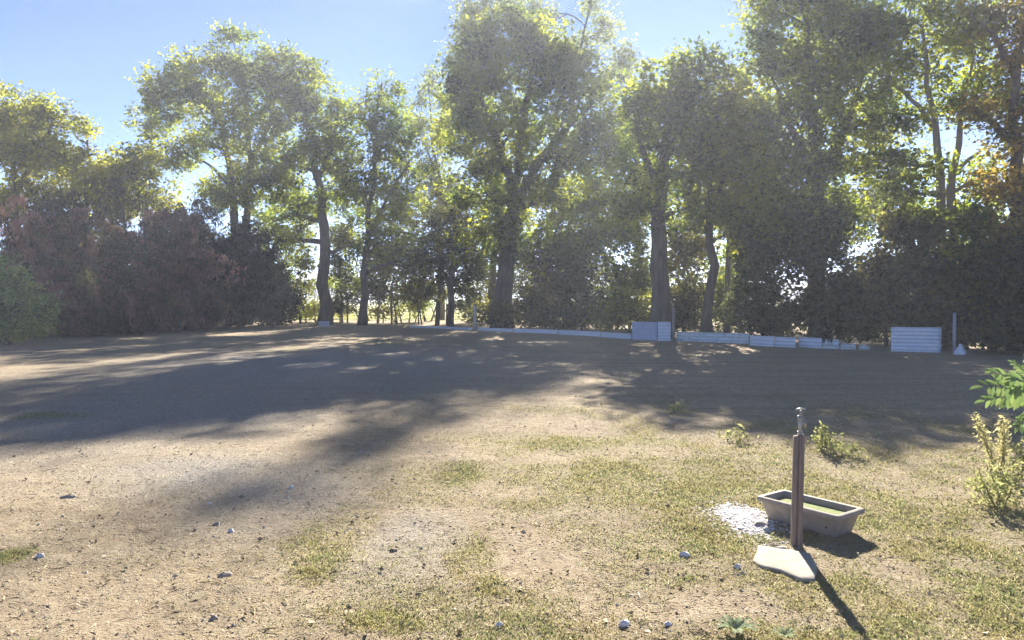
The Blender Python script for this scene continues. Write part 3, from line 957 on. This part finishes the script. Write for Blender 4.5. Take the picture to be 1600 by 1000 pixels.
M_TROUGH = solid_mat('trough_clay', (0.255, 0.22, 0.18), (0.365, 0.32, 0.265), 14)
tz = hz(*TROUGH_C)
tr = thing('trough', (TROUGH_C[0], TROUGH_C[1], tz), 'brown rectangular trough with a flared rim behind the wooden post', 'trough')
tr.rotation_euler = (0, 0, math.atan2(TL[1], TL[0]))
prof = [(0.262, 0.112, -0.01), (0.272, 0.122, 0.03), (0.298, 0.145, 0.118), (0.302, 0.149, 0.124), (0.322, 0.168, 0.128), (0.326, 0.172, 0.136), (0.325, 0.171, 0.156), (0.319, 0.165, 0.161),
        (0.290, 0.137, 0.161), (0.284, 0.131, 0.156), (0.262, 0.110, 0.045), (0.255, 0.103, 0.035)]


def rrect(a, b, r, n=5):
    out = []
    for qx, qy, s0 in ((1, 1, 0), (-1, 1, 90), (-1, -1, 180), (1, -1, 270)):
        for k in range(n):
            t = R(s0 + 90 * k / (n - 1))
            out.append((qx * (a - r) + r * cos(t), qy * (b - r) + r * sin(t)))
    return out


def loft(prof, r):
    V, F = [], []
    for a, b, z in prof:
        V += [(x, y, z) for x, y in rrect(a, b, r)]
    n = 20
    for j in range(len(prof) - 1):
        for i in range(n):
            F.append((j * n + i, j * n + (i + 1) % n, (j + 1) * n + (i + 1) % n, (j + 1) * n + i))
    c = len(V)
    V.append((0, 0, prof[-1][2]))
    b0 = (len(prof) - 1) * n
    for i in range(0, n, 2):
        F.append((c, b0 + i, b0 + i + 1, b0 + (i + 2) % n))
    return V, F


V, F = loft(prof[:5], 0.022)
# body: outer wall and inner basin; rim: the flared lip
bodyV, bodyF = loft([prof[0], prof[1], prof[2], prof[3]], 0.022)
mbb = MB()
Vo, Fo = loft(prof[:4], 0.022)
Fo = Fo[:-10]
mbb.add(Vo, Fo)
Vi, Fi = loft(prof[8:], 0.018)
mbb.add(Vi, Fi)
link('basin', mbb.mesh('basin', M_TROUGH), tr)
mbr = MB()
Vr, Fr = loft(prof[3:9], 0.022)
mbr.add(Vr, Fr[:-10])
link('rim', mbr.mesh('rim', M_TROUGH), tr)
mh = MB()
mh.tube([(0.21, -0.131, 0.055), (0.21, -0.125, 0.055)], 0.008, 8)
link('drain_hole', mh.mesh('drain_hole', solid_mat('hole', (0.03, 0.025, 0.02), (0.05, 0.04, 0.03), 5)), tr)
# green water standing in it
m_w, n_, out_ = new_mat('algae_water')
f_ = noise(n_, 26, 4, 0.6, coords(n_))
principled(n_, out_, ramp(n_, f_, [(0.35, (0.14, 0.17, 0.06)), (0.65, (0.24, 0.26, 0.11))]), 0.85, bump(n_, f_, 0.5, 0.01), 0.08)
wt = link('algae', mesh_np('algae', [(x, y, 0.122 + 0.002 * sin(9 * x)) for x, y in rrect(0.2765, 0.1238, 0.016)] + [(0, 0, 0.122)],
                           [(20, i, i + 1, (i + 2) % 20) for i in range(0, 20, 2)], m_w))
wt.location = tr.location
wt.rotation_euler = tr.rotation_euler
tag(wt, 'pale green algae covered water standing in the brown trough', 'water')

# ------------------------------------------------------------------ water post
pb = gnd(1245, 846)
px0, py0 = pb[0], pb[1]
pz = hz(px0, py0)
post = thing('standpipe', (px0, py0, pz), 'wooden water post with a metal tap on top, standing before the trough', 'standpipe')
mw, n_, out_ = new_mat('weathered_post')
mp_ = n_.nodes.new('ShaderNodeMapping'); mp_.inputs['Scale'].default_value = (60, 60, 3)
n_.links.new(coords(n_), mp_.inputs[0])
f_ = noise(n_, 1.0, 5, 0.6, mp_.outputs[0])
principled(n_, out_, ramp(n_, f_, [(0.3, (0.165, 0.128, 0.108)), (0.7, (0.28, 0.22, 0.188))]), 0.85, bump(n_, f_, 0.5, 0.004), 0.2)
ztop = 1.6 - (679 - HOR) * py0 / FPX - pz
zt = 1.6 - (638 - HOR) * py0 / FPX - pz


def chamfer_post(mb, x, y, a, b, z0, z1, ch=0.006, topch=0.008, lean=0.012):
    V, F = [], []
    for z, s in ((z0, 1), (z1 * 0.5, 1), (z1 - topch, 1), (z1, 0.8)):
        for sx, sy in ((1, 1), (-1, 1), (-1, -1), (1, -1)):
            pts = ((a, b - ch), (a - ch, b)) if sx * sy > 0 else ((a - ch, b), (a, b - ch))
            for u, v in pts:
                V.append((x + sx * u * s + lean * z, y + sy * v * s, z))
    for j in range(3):
        for i in range(8):
            F.append((j * 8 + i, j * 8 + (i + 1) % 8, (j + 1) * 8 + (i + 1) % 8, (j + 1) * 8 + i))
    F += [(24, 25, 26, 27), (24, 27, 28, 31), (28, 29, 30, 31)]
    mb.add(V, F)


mb = MB(); chamfer_post(mb, 0.0105, 0.0, 0.0175, 0.03, -0.1, ztop)
link('plank', mb.mesh('plank', mw), post)
mb = MB(); chamfer_post(mb, -0.0205, 0.004, 0.0125, 0.026, -0.1, ztop - 0.012)
link('plank', mb.mesh('plank', mw), post)
M_STEEL = solid_mat('galvanised', (0.32, 0.32, 0.33), (0.5, 0.5, 0.5), 40, 0.45)
M_BRASS = solid_mat('dull_brass', (0.28, 0.26, 0.22), (0.42, 0.39, 0.33), 40, 0.4)
for mm in (M_STEEL, M_BRASS):
    mm.node_tree.nodes['Principled BSDF'].inputs['Metallic'].default_value = 0.7
mb = MB()
mb.tube([(0.012, 0, ztop - 0.02), (0.012, 0, zt - 0.05)], 0.0105, 10)
mb.tube([(0.012, 0, ztop - 0.0), (0.012, 0, ztop + 0.018)], 0.0165, 8)
mb.tube([(0.012, 0, zt - 0.085), (0.012, 0, zt - 0.05)], 0.0155, 8)
link('pipe', mb.mesh('pipe', M_STEEL, False), post)
tap = MB()
tap.tube([(0.012, 0, zt - 0.07), (0.012, -0.03, zt - 0.068), (0.012, -0.06, zt - 0.07), (0.012, -0.078, zt - 0.085), (0.012, -0.082, zt - 0.115)], [0.012, 0.015, 0.011, 0.0105, 0.0115], 10)
tap.tube([(0.012, -0.012, zt - 0.07), (0.012, -0.012, zt - 0.012)], [0.0125, 0.006], 8)
to = link('tap', tap.mesh('tap', M_BRASS, True), post)
hd = MB()
hd.tube([(-0.02, -0.012, zt - 0.008), (0.012, -0.012, zt - 0.003), (0.044, -0.012, zt - 0.008)], 0.0055, 8)
link('handle', hd.mesh('handle', M_STEEL), to)

# ------------------------------------------------------------------ slab, white heap
c0 = SLAB.mean(0)
z0 = hz(*c0)
n = len(SLAB)
ring = [(p - c0) for p in SLAB]
fine = []
for i in range(n):
    a, b = ring[i], ring[(i + 1) % n]
    for k in range(4):
        q = a + (b - a) * k / 4
        fine.append(q * (1 + random.uniform(-.018, .018)))
V, F = [], []
m_ = len(fine)
for z, s_ in ((-0.02, 1.0), (0.016, 1.005), (0.021, 0.985), (0.0225, 0.80), (0.023, 0.45)):
    for q in fine:
        V.append((q[0] * s_, q[1] * s_, z + 0.002 * sin(9 * q[0]) * (z > 0) + random.uniform(-.001, .001)))
for j in range(4):
    for i in range(m_):
        F.append((j * m_ + i, j * m_ + (i + 1) % m_, (j + 1) * m_ + (i + 1) % m_, (j + 1) * m_ + i))
V.append((0, 0, 0.023))
for i in range(0, m_, 2):
    F.append((len(V) - 1, 4 * m_ + i, 4 * m_ + i + 1, 4 * m_ + (i + 2) % m_))
sl = link('stone_slab', mesh_np('stone_slab', V, F, M_SLAB))
sl.location = (c0[0], c0[1], z0)
tag(sl, 'flat cream stone slab lying in the grass in front of the water post', 'slab')

q = rng.normal(size=(5600, 2)) * 0.55 * (1 + 0.25 * rng.normal(size=(5600, 1)))
q = q[np.hypot(q[:, 0], q[:, 1]) < 1.7]
hx, hy = WHITE_C[0] + q[:, 0] * WHITE_C[2], WHITE_C[1] + q[:, 1] * WHITE_C[3]
kk = ~((np.abs((np.stack([hx, hy], 1) - TROUGH_C) @ TL) < 0.27) & (np.abs((np.stack([hx, hy], 1) - TROUGH_C) @ TW) < 0.125))
hx, hy = hx[kk], hy[kk]
V, F = lumps(hx, hy, 0.004 + 0.016 * rng.uniform(0, 1, len(hx)) ** 3, 0.2, (0.25, 0.55))
tag(link('white_rubble', mesh_np('white_rubble', V, F, stone_mat('lime_rubble', [(0, (0.42, 0.39, 0.36)), (0.35, (0.66, 0.64, 0.63)), (1, (0.84, 0.83, 0.82))], 25))), 'patch of crumbled white rubble on the grass left of the trough', 'rubble', kind='stuff')
boulder('stone', 1190, 817, 26, 8, M_GREY, 'grey stone lying in the white rubble close to the trough')

# ------------------------------------------------------------------ sheets and boards along the back
def sheet_mat(name, a, b, stain, amt):
    m, n, out = new_mat(name)
    co = coords(n)
    f = noise(n, 3, 5, 0.65, co)
    f2 = noise(n, 9, 5, 0.7, co)
    c = ramp(n, f, [(0.3, a), (0.7, b)])
    c = mixc(n, ramp(n, f2, [(0.55, (0, 0, 0)), (0.7, (amt, amt, amt))]), c, stain)
    p = principled(n, out, c, 0.6, None, 0.4)
    return m


M_BLUE = sheet_mat('sheet_blue_grey', (0.42, 0.47, 0.58), (0.5, 0.55, 0.66), (0.35, 0.33, 0.3), 0.2)
M_TIN = sheet_mat('sheet_white', (0.68, 0.73, 0.78), (0.8, 0.83, 0.86), (0.4, 0.38, 0.33), 0.35)
M_OLD = sheet_mat('sheet_old', (0.58, 0.66, 0.64), (0.74, 0.78, 0.76), (0.22, 0.2, 0.16), 0.75)
M_BOARD = sheet_mat('board_white', (0.72, 0.75, 0.79), (0.82, 0.84, 0.86), (0.35, 0.32, 0.28), 0.4)


def sheet(name, x0, y0, x1, y1, htpx, ridges, mat, label, cat, group=None, amp=0.02, tilt=0.03, ragged=0.0, seed=0):
    """stands on its long side from (x0, y0) to (x1, y1) on the ground; htpx its height in the photograph at the left"""
    a, b = gnd(x0, y0), gnd(x1, y1)
    H = htpx * a[1] / FPX
    L = np.linalg.norm(b - a)
    u = (b - a) / L
    nrm = np.array([u[1], -u[0], 0])
    c = (a + b) / 2
    nz_ = max(2, ridges * 10)
    nx_ = 14
    r_ = np.random.default_rng(seed + 3)
    jag = r_.uniform(-1, 1, nx_ + 1) * ragged
    V = []
    for s in (1, -1):
        for j in range(nz_ + 1):
            t = j / nz_
            for i in range(nx_ + 1):
                x = (i / nx_ - 0.5) * L
                z = t * H * (1 - max(0, jag[i]) * (t > 0.5)) - 0.03
                off = amp * cos(2 * pi * ridges * t) + s * 0.002 - tilt * t * H + 0.01 * sin(3 * x + seed)
                V.append(u * x + nrm * off + np.array([0, 0, z]))
    F = []
    W = nx_ + 1
    K = W * (nz_ + 1)
    for j in range(nz_):
        for i in range(nx_):
            q = (j * W + i, j * W + i + 1, (j + 1) * W + i + 1, (j + 1) * W + i)
            F.append(q)
            F.append(tuple(K + k for k in q[::-1]))
    for i in range(nx_):
        F.append((i, K + i, K + i + 1, i + 1))
        t0 = nz_ * W + i
        F.append((t0, t0 + 1, K + t0 + 1, K + t0))
    for j in range(nz_):
        F.append((j * W, (j + 1) * W, K + (j + 1) * W, K + j * W))
        F.append((j * W + nx_, K + j * W + nx_, K + (j + 1) * W + nx_, (j + 1) * W + nx_))
    me = mesh_np(name, V, F, mat)
    o = link(name, me)
    o.location = (c[0], c[1], hz(c[0], c[1]) + 0.0)
    return tag(o, label, cat, group)


GT = 'low corrugated sheets'
sheet('metal_sheet', 987, 530.5, 1027, 532, 29, 6, M_BLUE, 'plain blue grey metal sheet standing by the thick trunk', 'metal sheet', amp=0.004)
sheet('corrugated_sheet', 1027.5, 532.5, 1048, 533, 31, 6, M_TIN, 'narrow pale corrugated sheet between the blue grey sheet and the post', 'metal sheet')
sheet('corrugated_sheet', 1057, 533, 1170, 537, 16, 3, M_OLD, 'longest low sheet, mossy white, just right of the thin post', 'metal sheet', GT, ragged=0.04)
sheet('corrugated_sheet', 1171, 539, 1209, 541, 17, 3, M_TIN, 'low pale blue sheet next to the mossy white one', 'metal sheet', GT)
sheet('corrugated_sheet', 1209.5, 541, 1243, 543, 17, 3, M_TIN, 'low sheet in the middle of the row right of the post', 'metal sheet', GT)
sheet('corrugated_sheet', 1247, 542, 1284, 544, 17, 3, M_TIN, 'low sheet just left of the broken white ones', 'metal sheet', GT)
sheet('corrugated_sheet', 1285, 544, 1311, 545, 16, 2, M_OLD, 'broken white sheet with a ragged top edge', 'metal sheet', GT, ragged=0.5, seed=4)
sheet('corrugated_sheet', 1313, 545.5, 1337, 546, 11, 2, M_OLD, 'low broken white piece second from the end of the row', 'metal sheet', GT, ragged=0.35, seed=9)
sheet('corrugated_sheet', 1342, 546, 1360, 546.5, 9, 2, M_OLD, 'smallest broken white piece at the right end of the row', 'metal sheet', GT, ragged=0.4, seed=2)
sheet('corrugated_sheet', 1392, 549, 1471, 550.5, 40, 7, M_TIN, 'large pale corrugated sheet standing alone towards the right', 'metal sheet')
GBD = 'low white boards along the back'
for x0, y0, x1, y1, h_, lab in (
        (640, 511.5, 738, 515.5, 4, 'thin white board at the left end, left of the pale post'), (746, 516.5, 800, 519, 6, 'low white board just right of the pale post'),
        (801, 519.5, 872, 522, 7, 'low white board before the thick forked trunk'), (873, 522.5, 937, 526, 8, 'low white board right of the forked trunk'),
        (938, 526.5, 986, 530, 9, 'low white board touching the blue grey sheet')):
    sheet('board', x0, y0, x1, y1, h_, 1, M_BOARD, lab, 'board', GBD, amp=0.003, tilt=0.02)
sheet('board', 497, 510, 515, 510.5, 9, 1, M_TIN, 'small white board leaning at the foot of the dark straight trunk', 'board', amp=0.002)


def stake(name, px, py, toppx, wpx, mat, label, lean=0.0):
    g = gnd(px, py)
    d = g[1]
    r = wpx * d / FPX / 2
    h = (py - toppx) * d / FPX
    mb = MB()
    mb.tube([(0, 0, -0.15), (lean * 0.5 * h, 0, h * 0.5), (lean * h, 0, h - r * 0.4), (lean * h, 0, h)], [r, r, r * 0.95, r * 0.7], 8)
    o = link(name, mb.mesh(name, mat))
    o.location = (g[0], g[1], hz(g[0], g[1]))
    return tag(o, label, 'post')


M_PALEP = solid_mat('pale_post', (0.42, 0.42, 0.42), (0.58, 0.58, 0.58), 12)
M_GREYPIPE = solid_mat('grey_pipe', (0.33, 0.34, 0.38), (0.45, 0.46, 0.5), 12)
M_GREYP = solid_mat('grey_post', (0.22, 0.2, 0.18), (0.34, 0.31, 0.28), 12)
stake('post', 742, 517, 478, 4.5, M_PALEP, 'pale post standing at the low white boards left of the forked trunk')
stake('post', 1052, 533.5, 480, 4.5, M_GREYP, 'thin grey post at the right side of the blue grey sheet')
stake('pipe', 1491, 552, 488, 5, M_GREYPIPE, 'pale pipe standing between the corrugated sheet and the right shrubs', -0.01)
stake('post', 282, 519, 494, 2.0, M_GREYP, 'small stake in front of the left hedge')
# white lump at the foot of the pipe: a crumpled sack
g = gnd(1497, 553)
prof2 = [(0.20, 0.0), (0.215, 0.06), (0.19, 0.14), (0.12, 0.25), (0.07, 0.33), (0.05, 0.37), (0.075, 0.42), (0.02, 0.43)]
V, F = [], []
for r_, z in prof2:
    for i in range(14):
        t = 2 * pi * i / 14
        k = 1 + 0.12 * sin(3 * t + z * 9) + 0.07 * sin(7 * t - z * 20)
        V.append((r_ * 0.8 * k * cos(t), r_ * 0.65 * k * sin(t), z * 0.75))
for j in range(len(prof2) - 1):
    for i in range(14):
        F.append((j * 14 + i, j * 14 + (i + 1) % 14, (j + 1) * 14 + (i + 1) % 14, (j + 1) * 14 + i))
sk = link('sack', mesh_np('sack', V, F, M_BOARD, True))
sk.location = (g[0], g[1] - 0.1, hz(g[0], g[1]) - 0.01)
tag(sk, 'crumpled white sack tapering to a neck at the foot of the pale pipe', 'sack')

# wire fence at the back, before the sunny field
fa, fb = at(455, 505, 51), at(985, 505, 43)
fl_ = np.array([fb[0] - fa[0], fb[1] - fa[1], 0])
fen = thing('wire_fence', (fa[0], fa[1], 0), 'dark wire fence on thin posts in front of the sunny field', 'fence')
nf = 12
M_WIRE = solid_mat('wire', (0.08, 0.07, 0.06), (0.14, 0.12, 0.1), 10)
for i in range(nf + 1):
    p = fl_ * i / nf
    mb = MB()
    mb.tube([(p[0], p[1], -0.2), (p[0] + random.uniform(-.05, .05), p[1], 1.35 + random.uniform(-.1, .15))], [0.05, 0.04], 6)
    link('fence_post', mb.mesh('fence_post', BARK), fen)
for z in (0.25, 0.55, 0.85, 1.15):
    mb = MB()
    pts = []
    for i in range(nf * 2 + 1):
        p = fl_ * i / (nf * 2)
        pts.append((p[0], p[1] - 0.05, z - 0.03 * (i % 2) + random.uniform(-.01, .01)))
    mb.tube(pts, 0.009, 4)
    link('wire', mb.mesh('wire', M_WIRE), fen)

# ------------------------------------------------------------------ weeds and plants near the camera
def weed_stalks(name, label, px, py, stalks, leaf, spread, size, per, group=None):
    """stalks: list of (px, py) tips"""
    g = gnd(px, py)
    t = thing(name, (g[0], g[1], hz(g[0], g[1])), label, 'weed', group)
    stem = MB()
    P = []
    for tx, ty in stalks:
        tip = at(tx, ty, g[1] + random.uniform(-.1, .1)) - g
        b = np.array([random.uniform(-.05, .05), random.uniform(-.05, .05), -0.02])
        pts = limb(stem, b, tip, 0.007, 0.003, 6, 0.02, 0.04, 5)
        for q in range(per):
            s_ = rng.uniform(0.12, 1.0)
            i = s_ * (len(pts) - 1)
            k = min(int(i), len(pts) - 2)
            p = pts[k] + (pts[k + 1] - pts[k]) * (i - k)
            P.append(p + rng.normal(size=3) * spread * (1.15 - 0.75 * s_))
    link('stem', stem.mesh('stem', STEM, True), t)
    V, F = leaves(np.array(P), size, 0.1, 0, 0.4)
    link('foliage', leafmesh('foliage', V, F, LEAF[leaf]), t)
    return t


STEM = solid_mat('plant_stem', (0.16, 0.15, 0.06), (0.24, 0.2, 0.09), 20)
LEAF['weed'] = leaf_mat('leaf_weed', [(0.42, 0.40, 0.22), (0.52, 0.49, 0.28), (0.6, 0.56, 0.35)], (0.27, 0.27, 0.14), 0.4, 4, 0.5, 1, (1.25, 1.2, 0.85))
LEAF['weedgreen'] = leaf_mat('leaf_weedgreen', [(0.24, 0.27, 0.12), (0.32, 0.34, 0.16), (0.4, 0.39, 0.21)], (0.32, 0.28, 0.17), 0.5, 4, 0.5, 1, (1.25, 1.25, 0.8))
GWD = 'tall weeds at the right edge'
weed_stalks('weed', 'leaning straw yellow seed stalk, left of the pair at the right edge', 1550, 735, [(1522, 640), (1527, 650), (1533, 660), (1519, 646)], 'weed', 0.03, 0.03, 150, GWD)
weed_stalks('weed', 'upright straw yellow seed stalk, right of the pair at the right edge', 1566, 735, [(1566, 650), (1574, 655), (1562, 660), (1570, 668)], 'weed', 0.035, 0.03, 150, GWD)
weed_stalks('weed', 'bushy green weed below the straw yellow seed stalks', 1558, 790, [(1530, 735), (1545, 722), (1560, 728), (1575, 735), (1590, 720), (1518, 752), (1600, 740), (1540, 760)], 'weedgreen', 0.07, 0.035, 130, GWD)
weed_stalks('weed', 'green weed cut off by the right edge beside the seed stalks', 1600, 745, [(1598, 690), (1590, 700), (1608, 680), (1615, 700)], 'weedgreen', 0.06, 0.04, 110, GWD)
GWS = 'small weeds in the grass behind the trough'
weed_stalks('weed', 'yellow tipped weed standing in the grass right behind the tap', 1286, 705, [(1284, 662), (1290, 664), (1280, 668), (1300, 680), (1270, 682), (1310, 690)], 'weedgreen', 0.05, 0.04, 60, GWS)
weed_stalks('weed', 'low spreading weed right of the yellow tipped one', 1318, 712, [(1300, 696), (1330, 694), (1345, 700), (1318, 690)], 'weedgreen', 0.07, 0.04, 60, GWS)
weed_stalks('weed', 'small weed at the edge of the tree shadow left of the tap', 1056, 645, [(1045, 632), (1060, 628), (1072, 633), (1050, 636)], 'weedgreen', 0.08, 0.05, 40, GWS)
weed_stalks('weed', 'low green weed left of the post in the middle grass', 1150, 690, [(1135, 676), (1155, 672), (1170, 678)], 'weedgreen', 0.08, 0.05, 50, GWS)


def rosette(px, py, wpx, nl, label):
    g = gnd(px, py)
    t = thing('thistle_rosette', (g[0], g[1], hz(g[0], g[1])), label, 'thistle', 'thistle rosettes at the bottom edge')
    r = wpx * g[1] / FPX / 2
    for k in range(nl):
        a = 2 * pi * k / nl + random.uniform(-.2, .2)
        L = r * random.uniform(0.75, 1.15)
        V, F = [], []
        ns = 8
        for i in range(ns + 1):
            s_ = i / ns
            wd = 0.17 * L * (sin(pi * min(1, s_ * 0.95 + 0.05)) ** 0.7) * (1.0 if i % 2 else 0.62)
            zz = 0.015 + 0.30 * L * sin(pi * 0.62 * s_) + random.uniform(0, .003)
            x = L * s_
            for sd2 in (-1, 0, 1):
                yy = sd2 * wd
                V.append((x * cos(a) - yy * sin(a), x * sin(a) + yy * cos(a), zz + abs(sd2) * wd * 0.4))
        for i in range(ns):
            for q in range(2):
                F.append((i * 3 + q, i * 3 + q + 1, i * 3 + 4 + q, i * 3 + 3 + q))
        link('leaf', leafmesh('leaf', V, F, LEAF['thistle'], None, True), t)


LEAF['thistle'] = leaf_mat('leaf_thistle', [(0.26, 0.3, 0.19), (0.32, 0.36, 0.24)], (0.2, 0.25, 0.12), 0.4, 12, 0.25)
rosette(1150, 990, 66, 13, 'larger grey green thistle rosette at the bottom edge')
rosette(1226, 995, 46, 10, 'smaller grey green thistle rosette at the bottom edge, nearer the post shadow')

# fern like shrub at the right edge, every frond a part with its own leaflets
fg = gnd(1612, 760)
shr = thing('leafy_shrub', (fg[0], fg[1], hz(fg[0], fg[1])), 'bright green shrub with arching fronds reaching in from the right edge', 'shrub')
mb = MB()
top = at(1618, 612, fg[1]) - fg
limb(mb, (0, 0, -0.03), top, 0.014, 0.008, 6, 0, 0.03, 7)
limb(mb, (0.05, 0.02, -0.03), at(1630, 585, fg[1]) - fg, 0.013, 0.007, 6, 0, 0.03, 7)
link('stem', mb.mesh('stem', STEM, True), shr)
FRONDS = [((1618, 600), (1584, 567)), ((1618, 606), (1552, 582)), ((1618, 612), (1537, 604)), ((1618, 618), (1540, 626)), ((1618, 622), (1562, 634)), ((1622, 598), (1602, 560)),
          ((1622, 640), (1592, 655)), ((1622, 650), (1590, 668)), ((1625, 600), (1660, 575)), ((1625, 615), (1680, 610)), ((1622, 630), (1670, 650))]
for (ax, ay), (bx, by) in FRONDS:
    dd = random.uniform(-.18, .18)
    a, b = at(ax, ay, fg[1]) - fg, at(bx, by, fg[1] + dd) - fg
    L = np.linalg.norm(b - a)
    u = (b - a) / L
    sdv = np.cross(u, np.array([0.1, -0.75, 0.65])); sdv /= np.linalg.norm(sdv)
    upv = np.cross(sdv, u)
    V, F, c = [], [], 0
    nl = 9
    for k in range(nl):
        s_ = 0.18 + 0.82 * k / (nl - 1)
        p = a + (b - a) * s_ + np.array([0, 0, 0.16 * L * (s_ - s_ * s_)])
        for sd2 in (-1, 1) if k < nl - 1 else (0,):
            d = (u * 0.75 + sdv * 0.75 * sd2 - np.array([0, 0, 0.25]) + rng.normal(size=3) * 0.12)
            d /= np.linalg.norm(d)
            ll = L * 0.34 * (1.1 - 0.45 * s_) * random.uniform(.85, 1.15)
            sw = np.cross(d, upv + rng.normal(size=3) * 0.25); sw /= np.linalg.norm(sw)
            W = ll * 0.2
            V += [p, p + d * ll * 0.35 + sw * W, p + d * ll * 0.75 + sw * W * 0.7, p + d * ll - np.array([0, 0, 0.1 * ll]), p + d * ll * 0.75 - sw * W * 0.7, p + d * ll * 0.35 - sw * W]
            F += [(c, c + 1, c + 2, c + 3), (c, c + 3, c + 4, c + 5)]
            c += 6
    me = leafmesh('frond', V, F, LEAF['fresh'])
    link('frond', me, shr)

# ------------------------------------------------------------------ the air
HAZE = 0.0014
me = MB()
me.box((0, 0, 0), (3300, 3300, 27))
hm, n_, out_ = new_mat('haze')
pv = n_.nodes.new('ShaderNodeVolumePrincipled')
pv.inputs['Color'].default_value = (0.78, 0.84, 1.0, 1)
pv.inputs['Density'].default_value = HAZE
pv.inputs['Anisotropy'].default_value = 0.42
n_.links.new(pv.outputs[0], out_.inputs['Volume'])
ho = link('haze', me.mesh('haze', hm))
ho.location = (0, 0, 12.3)
tag(ho, 'thin sunlit haze in the air over the yard', 'haze', kind='stuff')
if HAZE <= 0:
    bpy.data.objects.remove(ho)
